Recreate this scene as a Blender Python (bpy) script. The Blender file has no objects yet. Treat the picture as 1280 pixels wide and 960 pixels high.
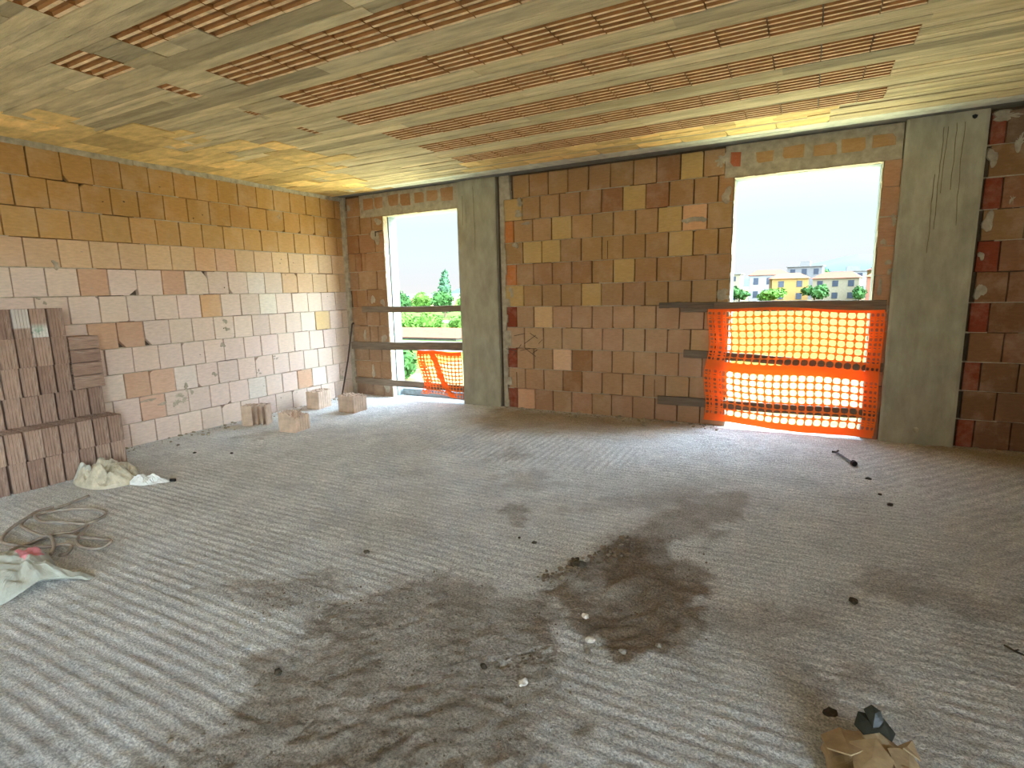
import bpy, bmesh, math, random
import numpy as np
from mathutils import Vector, Matrix
rnd = random.Random(7)
SC = bpy.context.scene
COL = SC.collection
PI = math.pi

# ------------------------------------------------------------------ helpers
def lin(r, g, b):
    f = lambda c: (c/255/12.92) if c <= 10 else ((c/255+0.055)/1.055)**2.4
    return (f(r), f(g), f(b), 1.0)

class MB:
    def __init__(s): s.v=[]; s.f=[]; s.m=[]; s.t=[]
    def face(s, pts, m=0, t=(1,1,1,1)):
        k=len(s.v); s.v.extend([tuple(p) for p in pts]); s.f.append(tuple(range(k,k+len(pts)))); s.m.append(m); s.t.append(t)
    def addmesh(s, verts, faces, m=0, t=(1,1,1,1)):
        k=len(s.v); s.v.extend([tuple(p) for p in verts])
        for f in faces: s.f.append(tuple(i+k for i in f)); s.m.append(m); s.t.append(t)
    def hexa(s, p, m=0, t=(1,1,1,1)):   # p: 8 pts, bottom 0-3 ccw from above, top 4-7
        s.addmesh(p, [(3,2,1,0),(4,5,6,7),(0,1,5,4),(1,2,6,5),(2,3,7,6),(3,0,4,7)], m, t)
    def box(s, x0,x1,y0,y1,z0,z1, m=0, t=(1,1,1,1)):
        s.hexa([(x0,y0,z0),(x1,y0,z0),(x1,y1,z0),(x0,y1,z0),(x0,y0,z1),(x1,y0,z1),(x1,y1,z1),(x0,y1,z1)], m, t)
    def tube(s, pts, r, n=8, m=0, t=(1,1,1,1), caps=True, radii=None):
        P=[Vector(p) for p in pts]; rings=[]
        up=Vector((0,0,1)); prev=None
        for i,p in enumerate(P):
            a=P[max(i-1,0)]; b=P[min(i+1,len(P)-1)]; d=(b-a).normalized()
            if prev is None:
                x=d.cross(up)
                if x.length<1e-3: x=d.cross(Vector((1,0,0)))
            else: x=prev-d*prev.dot(d)
            x.normalize(); prev=x; y=d.cross(x)
            rr=radii[i] if radii else r
            rings.append([p+x*math.cos(2*PI*k/n)*rr+y*math.sin(2*PI*k/n)*rr for k in range(n)])
        V=[q for R in rings for q in R]; F=[]
        for i in range(len(P)-1):
            for k in range(n): F.append((i*n+k,(i+1)*n+k,(i+1)*n+(k+1)%n,i*n+(k+1)%n))
        if caps: F.append(tuple(range(n))); F.append(tuple(reversed(range((len(P)-1)*n,len(P)*n))))
        s.addmesh(V,F,m,t)
    def lump(s, c, r, seed=0, sq=(1,1,.7), m=0, t=(1,1,1,1), rough=.3, sub=1):
        bm=bmesh.new(); bmesh.ops.create_icosphere(bm, subdivisions=sub, radius=1)
        rr=random.Random(seed)
        V=[]
        for v in bm.verts:
            k=1+rr.uniform(-rough,rough); V.append((c[0]+v.co.x*r*sq[0]*k, c[1]+v.co.y*r*sq[1]*k, c[2]+v.co.z*r*sq[2]*k))
        F=[tuple(v.index for v in f.verts) for f in bm.faces]; bm.free(); s.addmesh(V,F,m,t)
    def build(s, name, mats, parent=None, smooth=False):
        me=bpy.data.meshes.new(name); me.from_pydata(s.v,[],s.f)
        for m in (mats if isinstance(mats,(list,tuple)) else [mats]): me.materials.append(m)
        me.polygons.foreach_set('material_index', s.m)
        if any(t!=(1,1,1,1) for t in s.t):
            a=me.attributes.new('tint','FLOAT_COLOR','FACE'); a.data.foreach_set('color', np.array(s.t,dtype=np.float32).ravel())
        if smooth: me.polygons.foreach_set('use_smooth',[True]*len(me.polygons))
        me.update()
        o=bpy.data.objects.new(name,me); COL.objects.link(o)
        if parent: o.parent=parent
        return o

def tag(o, label=None, cat=None, group=None, kind=None):
    if label: o['label']=label
    if cat: o['category']=cat
    if group: o['group']=group
    if kind: o['kind']=kind
    return o
def empty(name, loc=(0,0,0), rz=0):
    o=bpy.data.objects.new(name,None); COL.objects.link(o); o.location=loc; o.rotation_euler=(0,0,rz); o.empty_display_size=.1; return o
def smoothstep(a,b,x):
    t=np.clip((x-a)/(b-a),0,1); return t*t*(3-2*t)

# numpy value noise
_H=np.random.RandomState(3).rand(256,256)
def vnoise(x,y):
    xi=np.floor(x).astype(int); yi=np.floor(y).astype(int); fx=x-xi; fy=y-yi
    fx=fx*fx*(3-2*fx); fy=fy*fy*(3-2*fy); g=lambda a,b:_H[a%256,b%256]
    return (g(xi,yi)*(1-fx)+g(xi+1,yi)*fx)*(1-fy)+(g(xi,yi+1)*(1-fx)+g(xi+1,yi+1)*fx)*fy
def fbm(x,y,o=4,s=1.0):
    r=0;a=.5;t=0
    for i in range(o): r=r+a*vnoise(x*s+17.3*i,y*s-9.1*i); t+=a; a*=.5; s*=2.03
    return r/t

# ------------------------------------------------------------------ materials
def new_mat(name):
    m=bpy.data.materials.new(name); m.use_nodes=True; nt=m.node_tree
    return m, nt, nt.nodes['Principled BSDF']
def N(nt,t,**k):
    n=nt.nodes.new(t)
    for a,b in k.items():
        if a in n.inputs.keys() if hasattr(n.inputs,'keys') else False: n.inputs[a].default_value=b
        else: setattr(n,a,b)
    return n
def noise(nt, scale, detail=4, stretch=(1,1,1), rough=.6, coord='Object'):
    tc=nt.nodes.new('ShaderNodeTexCoord'); mp=nt.nodes.new('ShaderNodeMapping'); mp.inputs['Scale'].default_value=stretch
    nz=nt.nodes.new('ShaderNodeTexNoise'); nz.inputs['Scale'].default_value=scale; nz.inputs['Detail'].default_value=detail; nz.inputs['Roughness'].default_value=rough
    nt.links.new(tc.outputs[coord],mp.inputs[0]); nt.links.new(mp.outputs[0],nz.inputs[0]); return nz
def ramp(nt, src, p0, c0, p1, c1):
    r=nt.nodes.new('ShaderNodeValToRGB'); r.color_ramp.elements[0].position=p0; r.color_ramp.elements[0].color=c0
    r.color_ramp.elements[1].position=p1; r.color_ramp.elements[1].color=c1; nt.links.new(src,r.inputs[0]); return r
def mix(nt, a, b, fac, mode='MIX'):
    n=nt.nodes.new('ShaderNodeMix'); n.data_type='RGBA'; n.blend_type=mode
    for sock,val in ((n.inputs[0],fac),(n.inputs[6],a),(n.inputs[7],b)):
        if isinstance(val,(tuple,list,float,int)): sock.default_value=val
        else: nt.links.new(val,sock)
    return n.outputs[2]
def bump(nt, bsdf, h, strength=.5, dist=.01):
    b=nt.nodes.new('ShaderNodeBump'); b.inputs['Strength'].default_value=strength; b.inputs['Distance'].default_value=dist
    nt.links.new(h,b.inputs['Height']); nt.links.new(b.outputs[0],bsdf.inputs['Normal']); return b
G=lambda v:(v,v,v,1)

def mat_plain(name, c, var=.25, scale=12, bs=.3, bscale=60, rough=.9, stretch=(1,1,1), bdist=.006, objrand=0):
    m,nt,p=new_mat(name); p.inputs['Roughness'].default_value=rough; p.inputs['Specular IOR Level'].default_value=.2
    n1=noise(nt,scale,5,stretch)
    r=ramp(nt,n1.outputs[0],.3,G(1-var),.7,G(1+var*.4))
    c_out=mix(nt,c,r.outputs[0],1.0,'MULTIPLY')
    if objrand:
        oi=nt.nodes.new('ShaderNodeObjectInfo'); r2=ramp(nt,oi.outputs['Random'],0,G(1-objrand),1,G(1+objrand*.6))
        c_out=mix(nt,c_out,r2.outputs[0],1.0,'MULTIPLY')
    nt.links.new(c_out,p.inputs['Base Color'])
    n2=noise(nt,bscale,4,stretch); bump(nt,p,n2.outputs[0],bs,bdist)
    return m

def mat_tint(name, var=.2, scale=9, stretch=(1,1,1), bscale=30, bstretch=(1,1,1), bs=.4, bdist=.004, rough=.9, dust=None, dustamt=.3):
    m,nt,p=new_mat(name); p.inputs['Roughness'].default_value=rough; p.inputs['Specular IOR Level'].default_value=.2
    at=nt.nodes.new('ShaderNodeAttribute'); at.attribute_name='tint'
    n1=noise(nt,scale,6,stretch); r=ramp(nt,n1.outputs[0],.3,G(1-var),.7,G(1+var*.4))
    c=mix(nt,at.outputs['Color'],r.outputs[0],1.0,'MULTIPLY')
    if dust:
        n3=noise(nt,3.2,7,(1,1,1),.7); r3=ramp(nt,n3.outputs[0],.48,G(0),.75,G(dustamt)); c=mix(nt,c,dust,r3.outputs[0])
    nt.links.new(c,p.inputs['Base Color'])
    n2=noise(nt,bscale,4,bstretch); bump(nt,p,n2.outputs[0],bs,bdist)
    return m

M={}
M['brick']=mat_tint('clay_block',.16,16,(1,1,4),5,(5,5,40),.5,.003,dust=lin(205,180,155),dustamt=.35)
M['mortar']=mat_plain('mortar',lin(172,160,138),.35,14,.6,45)
M['mortar_dark']=mat_plain('joint_mortar_shade',lin(92,76,60),.3,14,.5,45)  # void shade of open joints and chips put into this darker mortar
M['concrete']=mat_plain('column_concrete',lin(165,158,136),.28,5,.35,38,stretch=(1.6,1.6,.7))
M['plaster']=mat_plain('outer_render',lin(128,136,136),.25,20,.7,35)
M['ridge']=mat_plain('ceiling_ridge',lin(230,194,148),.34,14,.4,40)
M['flute']=mat_plain('ceiling_flute',lin(158,108,60),.3,9,.4,40,stretch=(1,3,3))  # browner than the ridge: groove shade painted in, ridge laitance adds contrast
M['rib']=mat_tint('ceiling_concrete',.36,6,(.5,3.5,1),26,(.5,3,1),.7,.012)
M['tile']=mat_tint('ceiling_flat_tile',.32,6,(1,2.5,1),22,(1,2,1),.6,.01)
M['steel']=mat_plain('rusty_steel',lin(72,58,50),.4,40,.4,90,.6)
M['wood']=mat_plain('old_plank_wood',lin(126,110,92),.45,7,.6,22,stretch=(.5,9,9),objrand=.25)
M['white_bag']=mat_plain('grey_white_bag',lin(172,172,158),.2,9,.35,30,.55)
M['pink']=mat_plain('faded_red_print',lin(214,136,142),.25,20,.3,30,.55)
M['beige_bag']=mat_plain('cream_bag',lin(188,178,154),.35,16,.4,30,.7)
M['white_plastic']=mat_plain('white_plastic',lin(225,226,220),.15,16,.3,30,.5)
M['black']=mat_plain('black_rubber',lin(22,22,22),.2,30,.3,60,.5)
M['hose']=mat_plain('grey_hose',lin(150,138,124),.25,30,.2,60,.6)
M['card']=mat_plain('brown_paper',lin(172,150,116),.35,18,.4,30,.85)
M['dark_plastic']=mat_plain('dark_plastic',lin(44,44,36),.4,20,.3,30,.35)
M['stone']=mat_plain('pebble_stone',lin(150,142,130),.3,30,.5,60,objrand=.3)
M['pale_stone']=mat_plain('pale_stone',lin(215,208,196),.2,30,.5,60)
M['clod']=mat_plain('dark_clod',lin(74,66,54),.4,40,.7,60)
M['dirt']=mat_plain('dirt_crumb',lin(124,110,92),.4,30,.6,60)

def mat_stackbrick(name, white=0):
    m,nt,p=new_mat(name); p.inputs['Roughness'].default_value=.9; p.inputs['Specular IOR Level'].default_value=.2
    oi=nt.nodes.new('ShaderNodeObjectInfo')
    c=ramp(nt,oi.outputs['Random'],0,lin(140,112,96),1,lin(170,142,122)).outputs[0]
    n1=noise(nt,10,5,(6,6,.6)); r=ramp(nt,n1.outputs[0],.35,G(.68),.7,G(1.15)); c=mix(nt,c,r.outputs[0],1.0,'MULTIPLY')
    n3=noise(nt,9,6,(3,3,.5)); r3=ramp(nt,n3.outputs[0],.56,G(0),.72,G(.55)); c=mix(nt,c,lin(208,190,172),r3.outputs[0])
    if white:
        tc=nt.nodes.new('ShaderNodeTexCoord'); sp=nt.nodes.new('ShaderNodeSeparateXYZ'); nt.links.new(tc.outputs['Object'],sp.inputs[0])
        if white==1: rr=ramp(nt,sp.outputs[2],.075,G(0),.09,G(.62))
        else: rr=ramp(nt,sp.outputs[2],.07,G(.9),.12,G(0))
        c=mix(nt,c,lin(205,200,190),rr.outputs[0])
        if white==2:
            n4=noise(nt,14,3); r4=ramp(nt,n4.outputs[0],.55,G(0),.62,G(1)); r5=ramp(nt,sp.outputs[2],.05,G(.7),.13,G(0))
            f=mix(nt,r4.outputs[0],r5.outputs[0],1.0,'MULTIPLY'); c=mix(nt,c,lin(120,150,130),f)
    nt.links.new(c,p.inputs['Base Color']); n2=noise(nt,40,4,(1,1,.4)); bump(nt,p,n2.outputs[0],.35,.003); return m
M['sbrick']=mat_stackbrick('fluted_brick_clay'); M['sbrick_w1']=mat_stackbrick('whitened_brick_clay',1); M['sbrick_w2']=mat_stackbrick('splashed_brick_clay',2)
M['loose']=mat_plain('loose_block_clay',lin(208,182,158),.28,10,.5,40,objrand=.1)

def mat_net(name, c):
    m,nt,p=new_mat(name); out=nt.nodes['Material Output']
    p.inputs['Base Color'].default_value=c; p.inputs['Roughness'].default_value=.5
    tr=nt.nodes.new('ShaderNodeBsdfTranslucent'); tr.inputs[0].default_value=c
    mx=nt.nodes.new('ShaderNodeMixShader'); mx.inputs[0].default_value=.5
    nt.links.new(p.outputs[0],mx.inputs[1]); nt.links.new(tr.outputs[0],mx.inputs[2]); nt.links.new(mx.outputs[0],out.inputs[0]); return m
M['net']=mat_net('orange_net',lin(255,152,62)); M['netband']=mat_net('orange_net_band',lin(255,140,44))

def mat_floor():
    m,nt,p=new_mat('rough_concrete_floor'); p.inputs['Roughness'].default_value=.92; p.inputs['Specular IOR Level'].default_value=.2
    at=nt.nodes.new('ShaderNodeAttribute'); at.attribute_name='tint'
    n1=noise(nt,95,5,(1,1,1),.8); r=ramp(nt,n1.outputs[0],.39,G(.6),.61,G(1.42)); c=mix(nt,at.outputs['Color'],r.outputs[0],1.0,'MULTIPLY')
    n4=noise(nt,11,5,(.5,2.6,1),.7); r4=ramp(nt,n4.outputs[0],.34,G(.9),.64,G(1.12)); c=mix(nt,c,r4.outputs[0],1.0,'MULTIPLY')
    n3=noise(nt,3.5,6); r3=ramp(nt,n3.outputs[0],.35,G(.86),.65,G(1.06)); c=mix(nt,c,r3.outputs[0],1.0,'MULTIPLY')
    nt.links.new(c,p.inputs['Base Color'])
    n2=noise(nt,75,6,(1,1,1),.75); bump(nt,p,n2.outputs[0],1.0,.02); return m
M['floor']=mat_floor()

# ------------------------------------------------------------------ camera (solved from the block courses)
C0=np.array([6.0659,-6.1555,1.4883]); YAW,PITCH,ROLL,F=0.4932,0.1669,-0.0231,685.4
cy,sy,cp,sp_=math.cos(YAW),math.sin(YAW),math.cos(PITCH),math.sin(PITCH)
fv=Vector((-sy*cp,cy*cp,-sp_)); rv=Vector((cy,sy,0)); uv=rv.cross(fv)
R=rv*math.cos(ROLL)+uv*math.sin(ROLL); U=uv*math.cos(ROLL)-rv*math.sin(ROLL)
cd=bpy.data.cameras.new('camera'); cam=bpy.data.objects.new('camera',cd); COL.objects.link(cam)
mw=Matrix.Identity(4)
for i in range(3): mw[i][0]=R[i]; mw[i][1]=U[i]; mw[i][2]=-fv[i]; mw[i][3]=C0[i]
cam.matrix_world=mw; cd.sensor_fit='HORIZONTAL'; cd.sensor_width=36; cd.lens=F/1280*36; cd.clip_start=.05; cd.clip_end=20000
SC.camera=cam

# ------------------------------------------------------------------ walls
ZC=2.88           # ceiling soffit
PB=.26; ZB=2.8616; ZL=2.8364
def P_left(u,z,d): return (d,u,z)
def P_back(u,z,d): return (u,-d,z)
def block(mb, P, u0,u1,z0,z1, tint, chip=None, dj=None, m=0, jit=.0025):
    j=lambda: rnd.uniform(-jit,jit)
    c=[(u0+j(),z0+j()),(u1+j(),z0+j()),(u1+j(),z1+j()),(u0+j(),z1+j())]
    if chip is not None:
        k,s=chip; a=c[k]; pv=c[k-1]; nx=c[(k+1)%4]
        def toward(a,b,s):
            L=math.hypot(b[0]-a[0],b[1]-a[1]); return (a[0]+(b[0]-a[0])*s/L, a[1]+(b[1]-a[1])*s/L)
        c[k:k+1]=[toward(a,pv,s),toward(a,nx,s*.8)]
    d=rnd.uniform(-.004,.003) if dj is None else dj
    cu=sum(p[0] for p in c)/len(c); cz=sum(p[1] for p in c)/len(c)
    w=max(p[0] for p in c)-min(p[0] for p in c); h=z1-z0
    ins=lambda p: (cu+(p[0]-cu)*(1-.006/w), cz+(p[1]-cz)*(1-.006/h))
    fr=[P(*ins(p),d) for p in c]; ed=[P(p[0],p[1],d-.004) for p in c]; bk=[P(p[0],p[1],-.06) for p in c]
    n=len(c); V=fr+ed+bk; Fc=[tuple(range(n))]
    for i in range(n):
        k=(i+1)%n; Fc.append((i,n+i,n+k,k)); Fc.append((n+i,2*n+i,2*n+k,n+k))
    mb.addmesh(V,Fc,m,tint)
def bedjoint(mb, P, u0,u1,z, m=1):
    u=u0
    while u<u1-.001:
        L=min(rnd.uniform(.12,.4),u1-u)
        if rnd.random()<.8:
            h0=rnd.uniform(.004,.0065); h1=rnd.uniform(.004,.0065); d=rnd.uniform(-.009,-.001)
            mb.hexa([P(u,z-h0,-.05),P(u+L,z-h1,-.05),P(u+L,z-h1,d),P(u,z-h0,d),P(u,z+h0,-.05),P(u+L,z+h1,-.05),P(u+L,z+h1,d),P(u,z+h0,d)],m)
        u+=L
def splat(mb, P, u,z,w,h,seed,m=1,thick=.012,d0=-.002,n=30,t=(1,1,1,1)):
    rr=random.Random(seed); ring=[]
    for k in range(n):
        a=2*PI*k/n; q=.78+.2*math.sin(a*2+seed)+.13*math.sin(a*3+seed*2)+rr.uniform(-.05,.05); ring.append((u+math.cos(a)*w/2*q, z+math.sin(a)*h/2*q))
    V=[P(p[0],p[1],d0-.01) for p in ring]+[P(u+(p[0]-u)*.85,z+(p[1]-z)*.85,d0+thick*rr.uniform(.4,1)) for p in ring]+[P(u,z,d0+thick)]
    Fc=[]
    for k in range(n):
        q=(k+1)%n; Fc.append((k,q,n+q,n+k)); Fc.append((n+k,n+q,2*n))
    mb.addmesh(V,Fc,m,t)
def vary(c, a=.07, hue=.018):
    k=1+rnd.uniform(-a,a); return (max(0,c[0]*k*(1+rnd.uniform(-hue,hue)*.4)),c[1]*k*(1+rnd.uniform(-hue,hue)),c[2]*k*(1+rnd.uniform(-hue,hue)*1.6),1)

# ---- left wall
LJ=[[-3.693,-3.439,-3.187,-2.939,-2.677,-2.419,-2.174,-1.918,-1.66,-1.406,-1.158,-.902,-.647,-.393,-.129],
[-3.822,-3.571,-3.318,-3.061,-2.807,-2.554,-2.3,-2.046,-1.792,-1.538,-1.285,-1.029,-.773,-.519,-.284],
[-3.936,-3.686,-3.435,-3.18,-2.921,-2.664,-2.416,-2.161,-1.904,-1.645,-1.394,-1.149,-.888,-.637,-.368,-.13],
[-3.814,-3.559,-3.303,-3.053,-2.798,-2.541,-2.281,-2.034,-1.775,-1.52,-1.261,-1.01,-.755,-.504,-.257],
[-3.94,-3.688,-3.436,-3.183,-2.923,-2.668,-2.42,-2.158,-1.904,-1.653,-1.403,-1.137,-.892,-.63,-.375,-.13],
[-3.80,-3.546,-3.294,-3.043,-2.789,-2.536,-2.275,-2.024,-1.771,-1.511,-1.259,-1.006,-.745,-.5,-.24],
[-3.424,-3.17,-2.915,-2.654,-2.4,-2.143,-1.888,-1.641,-1.394,-1.141,-.89,-.637,-.373,-.13],
[-3.057,-2.799,-2.547,-2.292,-2.048,-1.781,-1.543,-1.287,-1.029,-.765,-.515,-.272],
[-3.167,-2.923,-2.663,-2.411,-2.156,-1.894,-1.652,-1.393,-1.142,-.889,-.64,-.375,-.13],
[-3.05,-2.796,-2.541,-2.285,-2.039,-1.782,-1.525,-1.277,-1.028,-.772,-.511,-.257],
[-3.182,-2.928,-2.676,-2.418,-2.165,-1.912,-1.66,-1.405,-1.139,-.885,-.63,-.375,-.13]]
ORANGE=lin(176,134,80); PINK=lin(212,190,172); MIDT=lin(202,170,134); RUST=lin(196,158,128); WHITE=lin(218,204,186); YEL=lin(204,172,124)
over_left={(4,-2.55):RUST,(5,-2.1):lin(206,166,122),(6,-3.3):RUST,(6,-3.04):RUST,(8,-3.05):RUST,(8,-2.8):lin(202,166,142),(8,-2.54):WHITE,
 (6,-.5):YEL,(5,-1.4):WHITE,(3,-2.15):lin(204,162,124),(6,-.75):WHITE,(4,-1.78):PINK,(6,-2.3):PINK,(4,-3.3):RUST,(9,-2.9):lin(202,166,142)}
chips_left={(0,-3.3):(0,.05),(1,-3.2):(3,.04),(4,-3.06):(1,.085),(4,-2.3):(2,.075),(6,-2.79):(0,.07),(6,-3.04):(0,.075),(1,-1.16):(1,.04),(1,-.9):(1,.045),(1,-.65):(1,.045),
 (5,-3.42):(2,.03),(8,-2.28):(0,.04),(8,-2.8):(3,.035),(9,-2.17):(1,.04),(7,-2.42):(3,.03),(4,-1.78):(0,.05),(4,-1.02):(2,.04),(8,-1.52):(3,.05),(10,-2.05):(3,.045),(2,-1.5):(2,.03)}
mbL=MB()
def fill_joints(js, lo, hi, pitch=.2527):
    js=sorted(js)
    while js[0]-pitch>lo-.2: js.insert(0,js[0]-pitch)
    while js[-1]+pitch<hi-.03: js.append(js[-1]+pitch)
    js=[max(lo,js[0])]+js[1:]
    js=[x for x in js if lo<=x<hi-.02]+[hi]
    return js
LY0=-10.5
for r in range(11):
    z1=ZL-r*PB; z0=z1-PB
    js=fill_joints(list(LJ[r]),LY0,-.012)
    for a,b in zip(js[:-1],js[1:]):
        base={0:ORANGE,1:ORANGE,2:lin(186,146,94),3:MIDT}.get(r,PINK)  # top courses: orange batch, and weaker window light painted as darker tint
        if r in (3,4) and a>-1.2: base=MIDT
        t=vary(base); mid=(a+b)/2; chip=None
        if rnd.random()<.03 and r>2: t=vary(RUST)
        if rnd.random()<.04: t=vary(WHITE if r>3 else YEL)
        for (rr,u),c in over_left.items():
            if rr==r and abs(u-mid)<.1: t=vary(c,.03)
        for (rr,u),c in chips_left.items():
            if rr==r and abs(u-mid)<.11: chip=c
        if chip is None and rnd.random()<.05: chip=(rnd.randrange(4),rnd.uniform(.015,.03))
        zz0=max(z0,-.02)
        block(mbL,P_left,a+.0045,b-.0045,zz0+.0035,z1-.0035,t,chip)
    bedjoint(mbL,P_left,LY0,0,z0)
mbL.box(-.30,-.052,LY0,0.0,-.02,2.9,2)
y=LY0
while y<0:          # irregular mortar along the soffit
    L=rnd.uniform(.05,.14); h=rnd.uniform(.03,.055)*(1 if rnd.random()<.85 else 1.6)
    mbL.hexa([P_left(y,ZL-.006+rnd.uniform(-.01,.004),-.03),P_left(y+L,ZL-.006,-.03),P_left(y+L,ZL-.004-rnd.uniform(0,.012),.004+rnd.uniform(0,.012)),P_left(y,ZL-.004-rnd.uniform(0,.012),.004+rnd.uniform(0,.012)),
              P_left(y,ZC+.02,-.03),P_left(y+L,ZC+.02,-.03),P_left(y+L,ZC+.02,.012+rnd.uniform(0,.015)),P_left(y,ZC+.02,.012+rnd.uniform(0,.015))],1)
    if rnd.random()<.3: mbL.lump((.005,y+L/2,ZC-.02-rnd.uniform(0,.02)),rnd.uniform(.015,.035),rnd.randrange(9999),(.7,1.4,.9),1)
    y+=L
for i,(u,z,w,h,m) in enumerate([(-2.62,.42,.22,.22,1),(-2.52,.5,.12,.2,1),(-2.72,.36,.3,.08,1),(-.27,.22,.16,.2,1),(-.22,.36,.06,.2,1),(-1.99,1.17,.11,.13,1),(-3.58,1.82,.11,.1,1),
  (-2.2,.63,.1,.1,1),(-2.05,.96,.12,.08,1),(-1.35,.72,.1,.06,1),(-3.75,1.5,.1,.06,1),(-1.1,2.5,.06,.05,1),(-.25,2.35,.05,.1,1),(-1.62,.56,.1,.06,1),(-2.95,.45,.2,.06,1)]):
    for q in range(3): splat(mbL,P_left,u+rnd.uniform(-.4,.4)*w,z+rnd.uniform(-.4,.4)*h,w*rnd.uniform(.3,.7),h*rnd.uniform(.3,.7),i*9+q,m,.006)
for i in range(60):   # small dark pits and mortar specks
    u=rnd.uniform(-3.8,-.1); z=rnd.uniform(.1,2.7); splat(mbL,P_left,u,z,rnd.uniform(.012,.03),rnd.uniform(.012,.025),500+i,rnd.choice([1,2,2]),.002,n=8)
# corner mortar fillet
for k in range(28):
    z=k*.1; w=rnd.uniform(.02,.045); mbL.hexa([(-.02,-w,z),(w*.8,-.0,z),(0,.01,z),(-.02,.01,z),(-.02,-w*rnd.uniform(.8,1.2),z+.1),(w*.8,0,z+.1),(0,.01,z+.1),(-.02,.01,z+.1)],1)
wl=mbL.build('wall_left',[M['brick'],M['mortar'],M['mortar_dark']]); tag(wl,'left wall of large square clay blocks, orange above and pinkish below','wall',kind='structure')

# ---- back wall
BJ=[[3.05,3.301,3.548,3.8,4.056,4.316,4.567,4.815,5.046],[2.951,3.191,3.442,3.697,3.954,4.2,4.454,4.704,4.958,5.195],
[2.827,3.087,3.337,3.593,3.845,4.093,4.345,4.591,4.846,5.097],[2.953,3.206,3.45,3.711,3.96,4.208,4.458,4.709,4.965,5.215],
[2.85,3.091,3.341,3.591,3.843,4.097,4.344,4.591,4.847,5.097],[2.955,3.205,3.452,3.713,3.957,4.211,4.464,4.716,4.964,5.223],
[2.843,3.085,3.341,3.588,3.844,4.096,4.344,4.591,4.846,5.099],[2.7,2.953,3.214,3.461,3.716,3.97,4.219,4.47,4.721,4.969,5.226],
[2.838,3.079,3.336,3.586,3.845,4.09,4.346,4.6,4.849,5.097],[2.715,2.954,3.213,3.47,3.718,3.97,4.218,4.465,4.713,4.968,5.208],
[2.833,3.084,3.333,3.581,3.845,4.088,4.341,4.596,4.846,5.09]]
BR=[lin(162,124,82),lin(164,126,84),lin(170,134,90),lin(166,128,86),lin(162,124,84),lin(166,130,92),lin(174,138,104),lin(178,144,110),lin(174,138,104),lin(170,134,100),lin(164,128,96)]
BYEL=lin(188,156,100); BDARK=lin(150,108,72); BRED=lin(136,64,42); BORG=lin(190,118,64)
over_back={(0,4.93):BYEL,(0,4.69):BDARK,(1,4.58):BDARK,(1,4.07):BDARK,(1,4.32):BYEL,(3,4.83):BYEL,(2,4.72):BYEL,(2,3.46):BYEL,(4,4.22):BYEL,(3,3.08):BYEL,(3,3.33):BYEL,(5,3.83):BYEL,(5,2.85):BYEL,
 (8,3.46):lin(216,176,140),(9,3.6):BDARK,(8,3.72):BDARK,(1,2.85):BYEL,(2,2.75):BORG,(10,3.0):lin(208,160,124),(6,3.2):lin(206,170,124),(2,4.97):lin(206,160,118)}
mbB=MB(); X0,X1=2.665,5.345
for r in range(11):
    z1=ZB-r*PB; z0=max(z1-PB,-.02)
    js=[X0+.03]+[x for x in BJ[r]]+[X1]
    if r==0: js=[X0+.16]+BJ[0]+[X1-.09]
    if r in (4,6,8,10): js=[X0+.03, X0+.145]+BJ[r]+[X1]
    if r==7: js=BJ[r]+[X1]
    if r in (4,6,8,10) and abs(js[2]-js[1])<.06: js.pop(1)
    for i,(a,b) in enumerate(zip(js[:-1],js[1:])):
        if b-a<.03: continue
        t=vary(BR[r],.06,.04); mid=(a+b)/2; dj=None
        for (rr,u),c in over_back.items():
            if rr==r and abs(u-mid)<.09: t=vary(c,.03,.02)
        if i==0 and r in (4,6,8,10): t=vary(BRED if r!=4 else BORG,.05); dj=-.012
        block(mbB,P_back,a+.0055,b-.0055,z0+.003,z1-.003,t,(rnd.randrange(4),rnd.uniform(.012,.025)) if rnd.random()<.08 else None,dj,jit=.002)
    bedjoint(mbB,P_back,X0,X1,z0)
block(mbB,P_back,2.70,2.77,2.64,2.77,vary(BRED),(3,.03),-.004)
for (r,x) in ((3,4.03),(9,4.59),(9,2.83)):   # half blocks: an extra upright joint
    z1=ZB-r*PB; mbB.box(x-.003,x+.003,-.0045,.0,z1-PB+.01,z1-.05,2)
# mortar fill beside the column, ragged
for k in range(29):
    z=k*.1; w=.035+rnd.uniform(0,.02)+(.07 if (int((ZB-z-.05)/PB)%2==1 and rnd.random()<.45) else 0)+(.09 if z>2.55 else 0)
    mbB.hexa([P_back(X0-.01,z,-.05),P_back(X0+w,z,-.05),P_back(X0+w*.9,z,.004),P_back(X0-.01,z,.008),P_back(X0-.01,z+.1,-.05),P_back(X0+w,z+.1,-.05),P_back(X0+w*rnd.uniform(.8,1),z+.1,.004),P_back(X0-.01,z+.1,.008)],1)
for i,(u,z,w,h) in enumerate([(4.97,2.19,.26,.09),(4.88,2.18,.1,.07),(5.06,2.185,.1,.07),(2.9,2.42,.16,.1),(5.28,2.4,.14,.2),(5.27,1.42,.14,.16),(5.3,1.38,.1,.1),(2.85,2.05,.1,.1),(2.78,1.48,.1,.2),(2.92,2.55,.12,.12),(3.0,2.3,.2,.04),(5.22,2.75,.2,.18)]):
    splat(mbB,P_back,u,z,w,h,900+i,1,.006)
rr=random.Random(5)
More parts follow.
